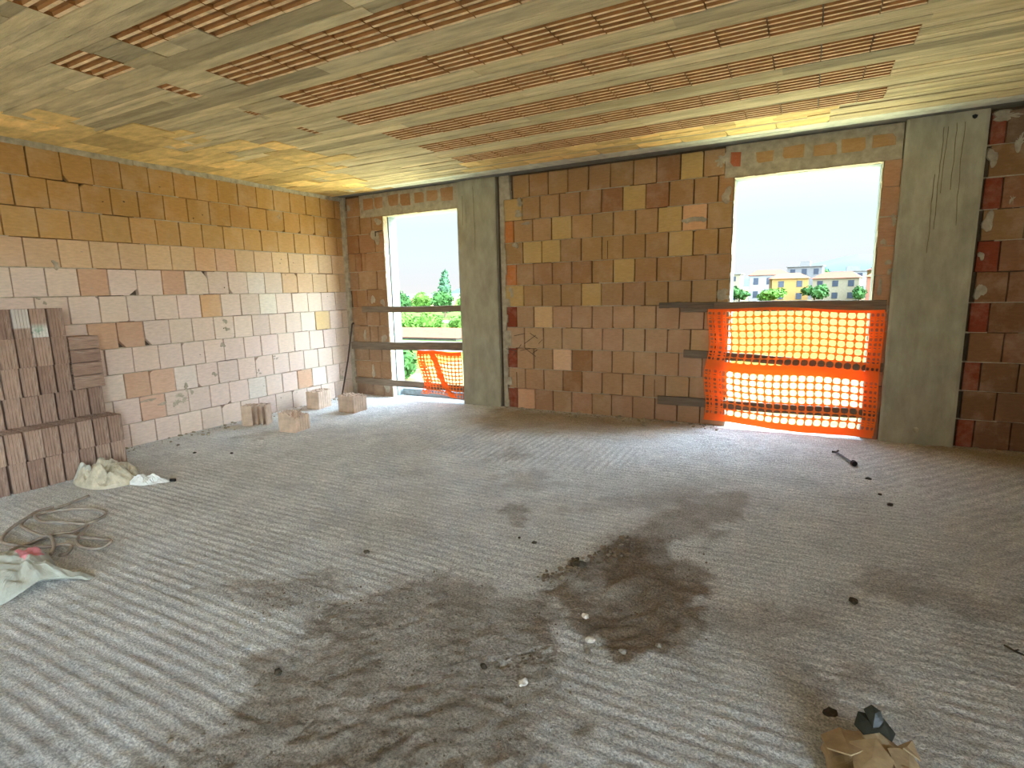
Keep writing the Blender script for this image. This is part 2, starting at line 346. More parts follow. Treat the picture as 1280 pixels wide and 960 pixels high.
for i in range(9):    # hairy mortar smear low on the wall
    u=2.75+rr.uniform(0,.45); z=.86+rr.uniform(-.16,.1); a=rr.uniform(-.6,.9); L=rr.uniform(.06,.2)
    du,dz=math.cos(a)*L/2,math.sin(a)*L/2
    mbB.hexa([P_back(u-du,z-dz-.004,0),P_back(u+du,z+dz-.004,0),P_back(u+du,z+dz-.004,.006),P_back(u-du,z-dz-.004,.006),P_back(u-du,z-dz+.004,0),P_back(u+du,z+dz+.004,0),P_back(u+du,z+dz+.004,.006),P_back(u-du,z-dz+.004,.006)],2)
# piece left of the narrow window (x 0 .. 0.765): small cut blocks
for r in range(11):
    z1=ZB-r*PB; z0=max(z1-PB,-.02); off=[.345,.34,.30,.33,.25,.33,.36,.40,.36,.41,.40][r]
    js=[.075,off,.56 if r%2 else .60,.765]
    if r==0: js=[.10,.36]
    if r in (3,): js=[.075,.21,.33,.40,.765]
    if r==5: js=[.10,.19,.40,.765]
    for i,(a,b) in enumerate(zip(js[:-1],js[1:])):
        base=[lin(156,116,76),lin(158,120,82),lin(162,122,86),lin(158,120,84),lin(156,122,90),lin(154,118,82),lin(152,118,86),lin(150,118,88),lin(148,118,90),lin(152,118,86),lin(138,112,90)][r]
        t=vary(base,.08)
        if (r,i) in ((3,1),(2,0),(5,0)): t=vary(BDARK)
        block(mbB,P_back,a+.004,b-.004,z0+.003,z1-.003,t,None,jit=.004)
    bedjoint(mbB,P_back,.05,.765,z0)
for k in range(29):
    z=k*.1; w=.05+rnd.uniform(0,.05)
    mbB.hexa([P_back(0,z,-.05),P_back(w,z,-.05),P_back(w*.8,z,.004),P_back(0,z,.012),P_back(0,z+.1,-.05),P_back(w,z+.1,-.05),P_back(w*.85,z+.1,.004),P_back(0,z+.1,.012)],1)
for i,(u,z,w,h) in enumerate([(.62,2.3,.2,.3),(.68,2.5,.2,.12),(.42,.36,.1,.22),(.3,.9,.08,.2),(.66,.85,.14,.2),(.5,1.42,.1,.2),(.68,1.38,.1,.16),(.66,.14,.16,.2),(.15,2.72,.1,.1)]):
    splat(mbB,P_back,u,z,w,h,700+i,1,.006)
# courses above the two openings: cut blocks bedded in mortar
for (a0,b0,n,zt) in ((.36,2.03,7,2.57),(5.255,6.73,6,2.57)):
    mbB.box(a0,b0,-.001,.05,zt,2.875,1)
    x=a0+.05; w=(b0-a0-.1)/n
    for i in range(n):
        s=rnd.uniform(.62,.9); g=rnd.uniform(0,w*(1-s))
        t=vary(lin(164,120,80) if a0<1 else lin(176,136,88),.1)
        if i==0 and a0>2: t=vary(lin(170,96,62)); s=.4
        h0=zt+.11+rnd.uniform(-.012,.012); h1=2.86-(.02 if a0<1 else .06)+rnd.uniform(-.02,.01)
        block(mbB,P_back,x+g,x+g+w*s,h0,h1,t,(rnd.randrange(4),rnd.uniform(.015,.04)),rnd.uniform(.001,.004),jit=.008); x+=w
# narrow jamb between the wide window and the right-hand column
for r in range(1,11):
    z1=ZB-r*PB+.0; z0=max(z1-PB,-.02)
    block(mbB,P_back,6.603,6.735,z0+.003,min(z1,2.57)-.003,vary(lin(176,132,100),.1),None,jit=.006); bedjoint(mbB,P_back,6.6,6.73,z0)
for i in range(10): splat(mbB,P_back,rnd.uniform(6.64,6.72),rnd.uniform(.3,2.5),.06,rnd.uniform(.08,.2),760+i,1,.004)
# right part beyond the column, its dimmer light painted as darker tints
RJ={0:[7.43],1:[7.6],2:[7.45],3:[7.62],4:[7.48],5:[7.56],6:[7.46],7:[7.58],8:[7.45],9:[7.58],10:[7.45]}
BR_SHADED=[lin(122,96,74),lin(138,102,70),lin(142,100,68),lin(146,112,76),lin(136,96,66),lin(132,94,66),lin(128,90,64),lin(132,94,68),lin(126,90,64),lin(128,92,66),lin(120,84,60)]
for r in range(11):
    z1=ZB-r*PB; z0=max(z1-PB,-.02); j0=RJ[r][0]
    js=[7.325 if r%2==0 else 7.34, j0]
    x=j0
    while x<9.6: x+=.2527; js.append(min(x,9.6))
    for i,(a,b) in enumerate(zip(js[:-1],js[1:])):
        if b-a<.03: continue
        t=vary(BR_SHADED[r],.06,.04); dj=None
        if i==0 and r%2==0: t=vary(BRED,.06); dj=-.006
        block(mbB,P_back,a+.004,b-.004,z0+.003,z1-.003,t,(rnd.randrange(4),.02) if rnd.random()<.12 else None,dj)
    bedjoint(mbB,P_back,7.3,9.6,z0)
for i,(u,z,w,h) in enumerate([(7.36,2.5,.1,.2),(7.42,2.82,.3,.1),(7.38,1.98,.12,.2),(7.52,2.6,.08,.2),(7.38,1.4,.1,.2),(7.52,2.15,.05,.2),(7.36,1.7,.06,.1)]): splat(mbB,P_back,u,z,w,h,820+i,1,.005)
# wall bodies: joint backing, cavity and outer leaf
def body(x0,x1,z0,z1,cav=True):
    mbB.box(x0,x1,.03,.095,z0,z1,2)
    mbB.box(x0+(.03 if cav else 0),x1-(.03 if cav else 0),.095,.118,z0,z1,2)
    mbB.box(x0-(.004 if cav else 0),x1+(.004 if cav else 0),.118,.28,z0,z1,3)
body(-.3,.765,-.3,2.9); body(2.60,5.345,-.3,2.9); body(6.6,6.9,-.3,2.9); body(7.2,9.9,-.3,2.9)
for a,b in ((.765,2.03),(5.345,6.6)):
    mbB.box(a-.01,b+.01,.03,.095,2.57,2.9,1); mbB.box(a,b,.095,.108,2.585,2.9,2); mbB.box(a,b,.108,.28,2.565,2.9,3)
# rough inner arrises of the reveals
def arris(x,s,z0,z1):
    z=z0
    while z<z1:
        L=rnd.uniform(.03,.09); w=rnd.uniform(.002,.009); L=min(L,z1-z)
        mbB.box(min(x,x+s*w),max(x,x+s*w),-.001+rnd.uniform(0,.01),.092,z,z+L,4 if rnd.random()<.75 else 1); z+=L
arris(.765,1,0,2.57); arris(5.345,1,0,2.57); arris(6.6,-1,0,2.57)
for a,b in ((.765,2.03),(5.345,6.6)):
    x=a
    while x<b:
        L=min(rnd.uniform(.04,.12),b-x); mbB.box(x,x+L,-.002,.092,2.57-rnd.uniform(.003,.01),2.575,4); x+=L
# steel tie sticking out by the narrow window
wb=mbB.build('wall_back',[M['brick'],M['mortar'],M['mortar_dark'],M['plaster'],mat_plain('pale_arris_mortar',lin(158,142,116),.35,30,.6,60)])
tag(wb,'back wall of tan clay blocks pierced by two bare window openings','wall',kind='structure')
mb=MB(); mb.tube([(.62,-.004,2.36),(.70,-.012,2.365),(.765,-.02,2.372)],.007,8); mb.tube([(.63,-.008,2.37),(.628,-.012,2.30)],.006,8)
tag(mb.build('steel_tie',M['steel']),'short dark steel tie stub near the top corner of the narrow window','metal tie')

# ---- columns
def column(name, x0,x1,p,label,drips,seed):
    rr=random.Random(seed); mb=MB(); nz,nx=60,24
    zs=np.linspace(-.02,ZC+.01,nz+1); xs=np.linspace(x0,x1,nx+1)
    V=[]; 
    for z in zs:
        for i,x in enumerate(xs):
            wob=.006*math.sin(z*2.1+seed)+rr.uniform(-.0012,.0012)
            board=.0025*((i//5)%2)
            e=.006 if i in (0,nx) else 0
            V.append((x+(wob*.4), -p+e-board+wob*.3+rr.uniform(-.0008,.0008), z))
    Fc=[]
    for j in range(nz):
        for i in range(nx):
            a=j*(nx+1)+i; Fc.append((a,a+1,a+nx+2,a+nx+1))
    mb.addmesh(V,Fc,0)
    for i,flip in ((0,0),(nx,1)):
        k=len(mb.v); S=[]
        for j in range(nz+1): S.append(V[j*(nx+1)+i]); S.append((V[j*(nx+1)+i][0],.28,V[j*(nx+1)+i][2]))
        F2=[]
        for j in range(nz):
            q=(2*j,2*j+2,2*j+3,2*j+1); F2.append(q if not flip else tuple(reversed(q)))
        mb.addmesh(S,F2,0)
    mb.face([(x0,.28,-.3),(x0,.28,ZC),(x1,.28,ZC),(x1,.28,-.3)],0)
    mb.face([V[-(nx+1)],V[-1],(x1,.28,ZC+.01),(x0,.28,ZC+.01)],0)
    o=mb.build(name,M['concrete'],smooth=False); tag(o,label,'column',kind='structure')
    dm=MB()
    for (x,zt,zb) in drips:
        pts=[]; z=zt; xx=x
        while z>zb: pts.append((xx,-p-.0012,z)); z-=.06; xx+=rr.uniform(-.006,.005)
        dm.tube(pts,.0026,6)
    if dm.v: dm.build('drip_stain',mat_plain('dark_drip',lin(124,114,86),.3,20,.2,60),o)
    return o
column('column',2.03,2.60,.035,'narrow bare concrete column between the narrow window and the block wall',[(2.17,2.62,2.05),(2.28,2.8,2.0),(2.12,2.7,2.3)],1)
column('column',6.735,7.30,.06,'wide bare concrete column with dark drip streaks right of the netted window',[(7.0,2.78,1.9),(7.03,2.78,2.2),(7.085,2.8,2.25),(7.14,2.8,1.95),(6.97,2.4,1.7)],2)
mb=MB(); mb.lump((7.2,-.065,2.83),.022,4,(1,.4,1)); tag(mb.build('nail_hole_shade',M['black']),'small black lump shown as a dark hole near the top of the drip-streaked column','hole')  # black lump paints the dark inside of a hole
mb=MB(); mb.lump((7.02,-.063,.14),.03,4,(.9,.35,1.1)); tag(mb.build('mortar_blob',M['mortar']),'pale mortar blob low on the drip-streaked column','mortar blob')
# dark slot right of the narrow column is an open gap; its back
mb=MB(); mb.box(2.595,2.668,.04,.06,-.02,ZC,0); mb.box(2.645,2.67,-.006,.05,-.02,2.88,1); o=mb.build('trim_1',[M['mortar_dark'],M['mortar']]); tag(o,'ragged mortar edge with a dark open joint beside the narrow column','joint',kind='structure')

# ------------------------------------------------------------------ ceiling
mc=MB()   # 0 ridge 1 flute 2 rib concrete 3 flat tile 4 grey concrete
XR=9.9; YR=-10.6
def ctint(m):
    c=lin(200,178,136) if m==2 else lin(226,188,120) if m==3 else (1,1,1,1)
    if m not in (2,3): return (1,1,1,1)
    k=rnd.choice((1,1,1,.72,.88,1.14))*rnd.uniform(.82,1.1); q=rnd.uniform(-.05,.05); return (c[0]*k,c[1]*k*(1-q*.3),c[2]*k*(1-q),1)
def plank(x0,x1,y0,y1,z,m,t=.03):
    j=lambda a=.003: rnd.uniform(-a,a)
    z0=z+j(.002); z1=z+j(.002)
    mc.hexa([(x0,y0+j(),z0),(x1,y0+j(),z1),(x1,y1+j(),z1+j(.001)),(x0,y1+j(),z0+j(.001)),(x0,y0,z+t),(x1,y0,z+t),(x1,y1,z+t),(x0,y1,z+t)],m,ctint(m))
def planks(x0,x1,y0,y1,m,w=(.05,.11),zj=.005,L=(.8,2.4)):
    y=y0
    while y<y1-.002:
        ww=min(rnd.uniform(*w),y1-y)
        if y1-(y+ww)<.02: ww=y1-y
        x=x0
        while x<x1-.01:
            l=min(rnd.uniform(*L),x1-x); 
            if x1-(x+l)<.15: l=x1-x
            g=rnd.choice((.001,.002,.004,.008)); plank(x,x+l,y+g,y+ww-.001,ZC+rnd.uniform(-zj,zj),m); x+=l
        y+=ww
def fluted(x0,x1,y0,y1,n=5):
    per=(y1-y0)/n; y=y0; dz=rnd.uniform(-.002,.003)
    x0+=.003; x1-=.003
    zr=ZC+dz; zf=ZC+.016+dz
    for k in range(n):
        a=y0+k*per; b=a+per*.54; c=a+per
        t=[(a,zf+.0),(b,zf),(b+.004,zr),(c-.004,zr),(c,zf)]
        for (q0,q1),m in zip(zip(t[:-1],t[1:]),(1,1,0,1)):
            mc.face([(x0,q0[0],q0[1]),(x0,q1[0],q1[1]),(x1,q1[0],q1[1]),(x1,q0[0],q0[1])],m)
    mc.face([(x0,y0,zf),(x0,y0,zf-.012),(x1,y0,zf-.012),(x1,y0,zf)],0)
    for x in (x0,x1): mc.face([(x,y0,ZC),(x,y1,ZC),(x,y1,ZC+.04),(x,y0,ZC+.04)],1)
bands=[(-1.116,-.83),(-1.672,-1.378),(-2.19,-1.9),(-2.722,-2.442),(-3.255,-2.966),(-3.80,-3.494),(-4.33,-4.022),(-4.862,-4.556)]
y=-4.862-.24
while y>YR+.4: bands.append((y-.3,y)); y-=.532
patch={6:[(2.04,2.38,-4.34,-4.02),],5:[(2.17,2.285,-3.80,-3.53)],4:[(2.2,2.26,-3.18,-3.06)],3:[(2.20,2.27,-2.68,-2.46)],2:[]}
Lx=[2.7,2.7,2.7,2.66,2.70,2.70,2.69,2.69]; left_start={6:3.16}
prev=-.83
for bi,(b0,b1) in enumerate(bands):
    xl=2.69; xr=6.50+rnd.uniform(-.06,.05)
    if bi>7: xr=8.9
    n=0; x=6.05-.262*13
    xs=[6.05-.262*k for k in range(-14,14)]; xs=sorted(q for q in xs if xl+.03<q<xr-.03); xs=[xl]+xs+[xr]
    for a,b in zip(xs[:-1],xs[1:]):
        if b-a<.04: continue
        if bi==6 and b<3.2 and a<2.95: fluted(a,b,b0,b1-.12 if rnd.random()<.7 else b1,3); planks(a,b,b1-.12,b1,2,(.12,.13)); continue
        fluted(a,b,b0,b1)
    # smeared zones at both ends
    planks(xr,XR,b0,b1,2,(.04,.08),.005,(.8,3))
    if bi in patch and patch[bi]:
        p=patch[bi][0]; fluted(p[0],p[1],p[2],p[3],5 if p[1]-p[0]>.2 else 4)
        planks(.7,p[0],b0,b1,2,(.05,.09),.005); planks(p[1],xl,b0,b1,2,(.05,.09),.005)
        if p[2]-b0>.02: planks(p[0],p[1],b0,p[2],2)
        if b1-p[3]>.02: planks(p[0],p[1],p[3],b1,2)
    else: planks(.7,xl,b0,b1,2,(.05,.09),.005)
    nxt=bands[bi+1][1] if bi+1<len(bands) else YR
    planks(.7,XR,nxt,b0,2,(.09,.14),.0035,(1.2,3.6))
planks(.6,2.6,-.83,-.56,2,(.06,.1),.003); planks(6.14,XR,-.83,-.36,2,(.05,.09),.004)
planks(2.6,6.2,-.83,-.60,3,(.07,.11),.003,(.2,.5)); planks(2.6,6.2,-.60,-.56,2,(.04,.05),.002)
x=2.6
for k in range(9):    # long flat tiles beside the wall, chipped at the ends
    a=4.91+.412*(k-6); b=a+.405
    if b<2.6 or a>6.25: continue
    mc.hexa([(a+.02,-.37,ZC),(b-.02,-.37,ZC),(b,-.41,ZC),(a,-.41,ZC),(a,-.37,ZC+.03),(b,-.37,ZC+.03),(b,-.41,ZC+.03),(a,-.41,ZC+.03)],3,ctint(3))
    plank(a,b,-.56,-.41,ZC,3)
planks(.5,2.6,-.56,-.36,2,(.07,.12),.003)
planks(.5,XR,-.37,-.16,5,(.10,.12),.002,(1,3)); planks(.0,XR,-.16,.02,4,(.17,.18),.002,(2,4))
# orange clay tiles next to the left wall
y=YR
while y<-.16:
    L=min(rnd.uniform(.18,.3),-.16-y); xe=1.0+.25*math.sin(y*1.9)+rnd.uniform(-.1,.1)
    if -2.6<y<-.9: xe+=.35
    x=0
    while x<xe:
        w=rnd.uniform(.22,.5); z=ZC-.003+rnd.uniform(-.006,.004)
        mc.hexa([(x,y,z),(x+w,y+rnd.uniform(-.03,.03),z+rnd.uniform(-.005,.005)),(x+w,y+L+rnd.uniform(-.02,.04),z+rnd.uniform(-.005,.005)),(x,y+L,z),(x,y,ZC+.03),(x+w,y,ZC+.03),(x+w,y+L,ZC+.03),(x,y+L,ZC+.03)],3,ctint(3)); x+=w
    y+=L
mc.box(-.3,XR,YR,.3,ZC+.022,ZC+.3,4)
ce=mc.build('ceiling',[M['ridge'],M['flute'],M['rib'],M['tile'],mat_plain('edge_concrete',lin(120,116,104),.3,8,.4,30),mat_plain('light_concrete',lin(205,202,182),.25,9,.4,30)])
tag(ce,'unplastered ceiling of fluted clay blocks between rough concrete ribs','ceiling',kind='structure')

# ------------------------------------------------------------------ floor
stains=[([(3.43,-4.56),(3.57,-4.38),(3.86,-4.21),(4.07,-4.26),(4.09,-4.37),(4.02,-4.48),(3.81,-4.57),(3.56,-4.61)],.55,.12),
([(4.22,-4.66),(4.12,-4.51),(4.11,-4.28),(4.25,-4.17),(4.38,-3.97),(4.43,-3.9),(4.79,-3.99),(5.06,-3.82),(5.24,-4.16),(5.31,-4.49),(5.42,-4.79),(5.0,-5.3),(4.31,-5.35),(4.33,-5.07),(4.22,-4.89),(4.37,-4.73)],.72,.14),
([(5.02,-3.84),(5.06,-3.55),(5.12,-3.26),(5.25,-3.03),(5.55,-3.12),(5.71,-3.5),(5.75,-3.85),(5.6,-4.07),(5.4,-4.2),(5.19,-4.12)],.9,.12),
([(5.12,-3.26),(5.18,-2.79),(5.44,-2.21),(5.79,-1.96),(5.79,-2.51),(5.55,-2.88),(5.38,-3.19)],.62,.16),
([(6.48,-2.92),(6.73,-3.01),(7.03,-3.02),(6.98,-3.21),(6.7,-3.22),(6.43,-3.12)],.5,.12),
([(5.72,-3.66),(5.98,-3.49),(6.31,-3.47),(6.3,-3.64),(6.0,-3.79),(5.75,-3.85)],.35,.12),
([(6.15,-3.98),(6.34,-3.91),(6.38,-4.01),(6.25,-4.11),(6.15,-4.08)],.45,.06),
([(4.31,-3.05),(4.47,-2.87),(4.57,-3.01),(4.44,-3.17)],.6,.07),
([(3.9,-2.4),(4.2,-2.2),(4.5,-2.4),(4.2,-2.7)],.35,.12),([(4.7,-2.9),(5.1,-2.2),(5.5,-1.9),(5.4,-2.5)],.35,.2),
([(3.55,-1.75),(3.85,-1.6),(3.9,-1.95),(3.6,-2.1)],.4,.1),([(.75,-2.15),(1.0,-2.1),(1.0,-2.4),(.7,-2.5)],.3,.1)]
tans=[([(2.62,-.1),(3.6,-.02),(5.0,-.05),(5.1,-.35),(4.4,-.9),(3.42,-1.1),(3.03,-1.2),(2.6,-.7)],.8,.25),([(7.3,.0),(8.2,0),(8.2,-.7),(7.58,-.55),(7.23,-.35),(6.8,-.1)],.85,.22),([(4.3,-4.7),(5.3,-4.6),(5.4,-5.4),(4.3,-5.4)],.3,.3),([(5.7,-3.4),(6.4,-3.3),(6.4,-4.1),(5.7,-4.0)],.25,.3)]
lights_=[([(5.30,-3.86),(5.35,-3.70),(5.49,-3.46),(5.6,-3.56),(5.52,-3.80),(5.4,-3.92)],.45,.05),([(1.3,-2.3),(1.7,-2.35),(1.6,-2.6),(1.25,-2.55)],.35,.15),([(5.75,-2.4),(6.1,-2.05),(6.2,-2.3),(5.9,-2.6)],.3,.12),([(.1,-2.9),(.9,-2.2),(1.1,-1.7),(.5,-1.6),(.1,-2.0)],.25,.4)]
def psd(X,Y,poly):
    P=np.array(poly); d=np.full(X.shape,1e9); ins=np.zeros(X.shape,bool)
    for i in range(len(P)):
        a=P[i]; b=P[(i+1)%len(P)]; e=b-a; wx=X-a[0]; wy=Y-a[1]
        t=np.clip((wx*e[0]+wy*e[1])/(e@e),0,1); d=np.minimum(d,np.hypot(wx-e[0]*t,wy-e[1]*t))
        c=((a[1]>Y)!=(b[1]>Y))&(X<(b[0]-a[0])*(Y-a[1])/(b[1]-a[1]+1e-12)+a[0]); ins^=c
    return np.where(ins,-d,d)
def floor_fields(X,Y):
    w1=fbm(X,Y,4,6.0)-.5; w2=fbm(X+31,Y+7,5,14.0)-.5
    dark=np.zeros(X.shape); tan=np.zeros(X.shape); lgt=np.zeros(X.shape)
    for poly,s,soft in stains:
        d=psd(X,Y,poly)+w1*.38+w2*.2; dark=np.maximum(dark,s*smoothstep(soft*.6,-soft*.5,d))
    for poly,s,soft in tans:
        d=psd(X,Y,poly)+w1*.3+w2*.1; tan=np.maximum(tan,s*smoothstep(soft,-soft,d))
    for poly,s,soft in lights_:
        d=psd(X,Y,poly)+w1*.15+w2*.1; lgt=np.maximum(lgt,s*smoothstep(soft,-soft,d))
    dark=dark*np.clip(.42+1.1*fbm(X+3,Y+11,5,7.0),0,1.1)
    # rake lines: along x over most of the floor, turned in two zones
    g0=Y*(2*PI/.058)+ (fbm(X*.4,Y*1.0,3,2.0)-.5)*5 
    zB=smoothstep(.25,-.15,np.hypot((X-3.6)/1.25,(Y+1.55)/.55)-1+w1*.5)
    zR=smoothstep(.2,-.1,6.75+.25*np.sin(Y*2.)-X+w1*.6)*smoothstep(-2.9,-2.5,Y)
    gB=X*(2*PI/.07)+(w1)*5
    a=math.radians(50); gR=(-X*math.sin(a)+Y*math.cos(a))*(2*PI/.085)+w1*5
    def ridge(g): s=np.sin(g); return s*.5+.5*np.sign(s)*np.abs(s)**.5
    h=ridge(g0)*(1-zB)*(1-zR)+ridge(gB)*zB+ridge(gR)*zR
    amp=.35+.9*fbm(X+5,Y-3,3,1.6); amp*=np.where(X<1.1+.2*np.sin(Y*3),.25,1)*(1-.9*np.clip(dark*1.1,0,1))*(1-.9*tan)
    GR=h*amp*(.1+1.5*fbm(X*.7,Y*2.2,5,8.)); H=.0038*GR
    H+=(fbm(X,Y,4,1.3)-.5)*.02+(fbm(X+9,Y+2,4,26.)-.5)*.011
    H+=dark*(.006+(fbm(X+2,Y+4,4,30.)-.45)*.034)
    # heap edge and the trowelled hollow
    H+=.022*np.exp(-((X-5.08)/.10)**2-((Y+3.6)/.16)**2)*(.5+fbm(X,Y,4,30.))
    d=np.hypot((X-5.42)/.13,(Y+3.72)/.2); H+=.012*np.exp(-((d-1)/.16)**2)-.010*np.clip(1-d,0,1)
    # boot print
    u=(X-5.13)*.72+(Y+4.35)*.69; v=-(X-5.13)*.69+(Y+4.35)*.72
    q=(np.hypot(u/.13,v/(.05-.012*np.cos(u*30)))<1); tr=(np.sin(u*2*PI/.034)>-.3)&(np.sin(v*2*PI/.040)>-.5); H+=np.where(q,-.008+.008*tr,0); dark=np.where(q,np.where(tr,.25,.85),dark)
    H+=tan*(.012+ (fbm(X+1,Y,4,8.)-.5)*.02)*smoothstep(-.9,-.1,Y)
    H*=smoothstep(.0,.06,X)*1.0
    H*=np.where(Y>-.02,.3,1)
    return H,dark,tan,lgt,GR
def grid(x0,x1,y0,y1,s):
    nx=int((x1-x0)/s)+1; ny=int((y1-y0)/s)+1
    X,Y=np.meshgrid(np.linspace(x0,x1,nx),np.linspace(y0,y1,ny)); return X,Y,nx,ny
X,Y,nx,ny=grid(-.02,8.4,-6.0,.29,.0135)
H,dark,tan,lgt,GR=floor_fields(X,Y)
base=np.array(lin(218,217,212)[:3]); cd_=np.array(lin(148,136,120)[:3]); ct=np.array(lin(168,144,108)[:3]); cl=np.array(lin(214,210,200)[:3])
colr=base[None,None]*np.ones(X.shape+(1,)); n5=(.9+.2*fbm(X+70,Y+3,5,2.5))[...,None]
warm=np.clip((fbm(X+50,Y-20,5,1.1)-.45)*2.2,0,1)[...,None]*.3
colr=colr*n5*(1+.14*np.clip(GR,-1,1))[...,None]; colr=colr*(1-warm)+np.array(lin(178,166,146)[:3])*warm
cheap=np.array(lin(136,120,100)[:3]); hp=np.clip((psd(X,Y,stains[2][0])<.12)*1.0,0,1)[...,None]; cdark=cd_*(1-hp)+cheap*hp
for msk,c in ((lgt,cl),(tan,ct),(dark,cdark)): k=np.clip(msk,0,1)[...,None]; colr=colr*(1-k)+c*k
crev=np.clip(.5-H/.02,0,1)[...,None]; 
V=np.stack([X,Y,H],-1).reshape(-1,3)
ii=np.arange(nx*ny).reshape(ny,nx); Fq=np.stack([ii[:-1,:-1],ii[:-1,1:],ii[1:,1:],ii[1:,:-1]],-1).reshape(-1,4)
# coarse rest of the slab (behind the camera and to the right), and the slab edge
extra=[(-.02,-10.6,0),(9.9,-10.6,0),(9.9,-6.0,0),(-.02,-6.0,0),(8.4,-6.0,0),(9.9,.29,0),(8.4,.29,0),(-.3,.29,-.3),(9.9,.29,-.3),(-.02,.29,0),(-.3,-10.6,-.3),(9.9,-10.6,-.3)]
k0=len(V); V=np.vstack([V,np.array(extra)])
me=bpy.data.meshes.new('floor')
faces=Fq.tolist()+[[k0,k0+1,k0+2,k0+3],[k0+4,k0+2,k0+5,k0+6],[k0+9,k0+5,k0+8,k0+7],[k0+10,k0+7,k0+8,k0+11]]
me.from_pydata(V.tolist(),[],faces); me.materials.append(M['floor'])
at=me.attributes.new('tint','FLOAT_COLOR','POINT'); ca=np.ones((len(V),4),np.float32); ca[:k0,:3]=colr.reshape(-1,3); ca[k0:,:3]=base; at.data.foreach_set('color',ca.ravel())
me.polygons.foreach_set('use_smooth',[True]*len(me.polygons)); me.update()
fl=bpy.data.objects.new('floor',me); COL.objects.link(fl); tag(fl,'rough raked concrete floor with brown dirt stains','floor',kind='structure')
def fz(x,y):
    return float(floor_fields(np.array([[x]]),np.array([[y]]))[0][0,0])

# dirt crumbs in the stained patches: uncountable
mb=MB(); rr=random.Random(11)
cnt=0
pool=[stains[2][0]]*5+[stains[1][0]]*5+[stains[0][0]]
while cnt<1500:
    poly=rr.choice(pool); xs=[p[0] for p in poly]; ys=[p[1] for p in poly]
    x=rr.uniform(min(xs)-.1,max(xs)+.1); y=rr.uniform(min(ys)-.1,max(ys)+.1)
    if psd(np.array([[x]]),np.array([[y]]),poly)[0,0]>rr.uniform(-.05,.1): continue
    r=abs(rr.gauss(0,.0024))+.0016; mb.lump((x,y,r*.3),r,cnt,(1,1,.7),0,sub=0); cnt+=1
pts=[(5.06,-3.56),(5.10,-3.46),(5.03,-3.62),(4.98,-3.7),(5.14,-3.35),(5.2,-3.2)]
for i in range(160):
    p=rr.choice(pts); r=abs(rr.gauss(0,.008))+.004; mb.lump((p[0]+rr.gauss(0,.035),p[1]+rr.gauss(0,.05),r*.5+.008),r,3000+i,(1,1,.75),0,sub=1)
tag(mb.build('dirt_crumbs',M['dirt']),'scattered brown dirt crumbs on the stained concrete','dirt',kind='stuff')
# fallen mortar along wall feet
mb=MB()
for i in range(420):
    if rr.random()<.5: x=rr.uniform(2.6,5.3); y=-abs(rr.gauss(0,.12))-.01
    elif rr.random()<.6: x=abs(rr.gauss(0,.12))+.02; y=rr.uniform(-3.4,-.1)
    else: x=rr.uniform(7.3,8.2); y=-abs(rr.gauss(0,.1))-.01
    r=abs(rr.gauss(0,.008))+.004; mb.lump((x,y,r*.4+.004),r,5000+i,(1.2,1,.6),0,sub=1)
tag(mb.build('mortar_rubble',M['mortar']),'loose mortar crumbs fallen along the foot of the walls','rubble',kind='stuff')

# pebbles and clods, each a thing
PEB=[((5.07,-3.58),.028,'clod','largest dark clod at the upper left rim of the dirt heap'),((5.02,-3.50),.016,'clod','small dark clod just behind the largest clod of the dirt heap'),
((5.25,-3.98),.016,'pale','white stone chip lying in the dark dirt patch near its left edge'),((5.33,-4.13),.018,'pale','pale stone below the white chip in the dark dirt patch'),((5.345,-4.2),.014,'stone','grey pebble under the pale stone in the dark dirt patch'),
((5.48,-4.16),.015,'stone','grey pebble at the near edge of the dark dirt patch'),((5.19,-4.49),.018,'pale','elongated pale chip beside the boot print'),((5.0,-4.47),.014,'clod','dark clod in the large brown stain left of the boot print'),
((4.70,-3.38),.014,'clod','right one of two dark clods on clean concrete left of the dirt heap'),((4.59,-3.36),.010,'clod','left one of two dark clods on clean concrete left of the dirt heap'),((3.88,-3.93),.014,'clod','lone dark clod on clean grey concrete above the left stain'),
((6.34,-3.3),.02,'clod','lone flat dark clod on the floor between dirt patch and twig'),((6.56,-1.31),.018,'clod','flat dark clod nearest the black end of the steel rod'),((6.64,-1.85),.018,'clod','dark clod farthest from the steel rod of the three in front of it'),
((6.6,-1.66),.012,'clod','smallest of the three dark clods in front of the steel rod'),((6.22,-4.14),.02,'clod','dark clod just behind the crumpled brown paper bag'),((.42,-2.96),.016,'stone','grey lump by the foot of the left wall right of the brick stack'),
((1.22,-2.92),.014,'clod','dark pebble on pale floor between sack and broken blocks'),((.84,-3.05),.014,'clod','dark pebble on the floor nearer the left wall'),((4.28,-4.87),.016,'clod','greenish dark clod at the left tip of the large brown stain'),((4.99,-3.77),.012,'stone','grey pebble at the left rim of the dark dirt patch'),
((5.6,-4.05),.013,'stone','grey pebble at the right rim of the dark dirt patch')]
for i,((x,y),r,k,lab) in enumerate(PEB):
    mb=MB(); mb.lump((0,0,r*.42),r,40+i,(1.25,.9,.62),0,rough=.22,sub=2)
    o=mb.build({'clod':'dirt_clod','pale':'stone_chip','stone':'pebble'}[k],{'clod':M['clod'],'pale':M['pale_stone'],'stone':M['stone']}[k]); o.location=(x,y,fz(x,y)); o.rotation_euler=(0,0,i*1.3)
    tag(o,lab,{'clod':'clod','pale':'stone','stone':'pebble'}[k])
mb=MB(); mb.tube([(6.86,-3.42,.012),(6.885,-3.445,.010),(6.91,-3.47,.014)],.004,6); mb.tube([(6.885,-3.445,.010),(6.90,-3.44,.016)],.003,6)
tag(mb.build('twig',M['clod']),'short dark twig on the floor near the right edge','twig')

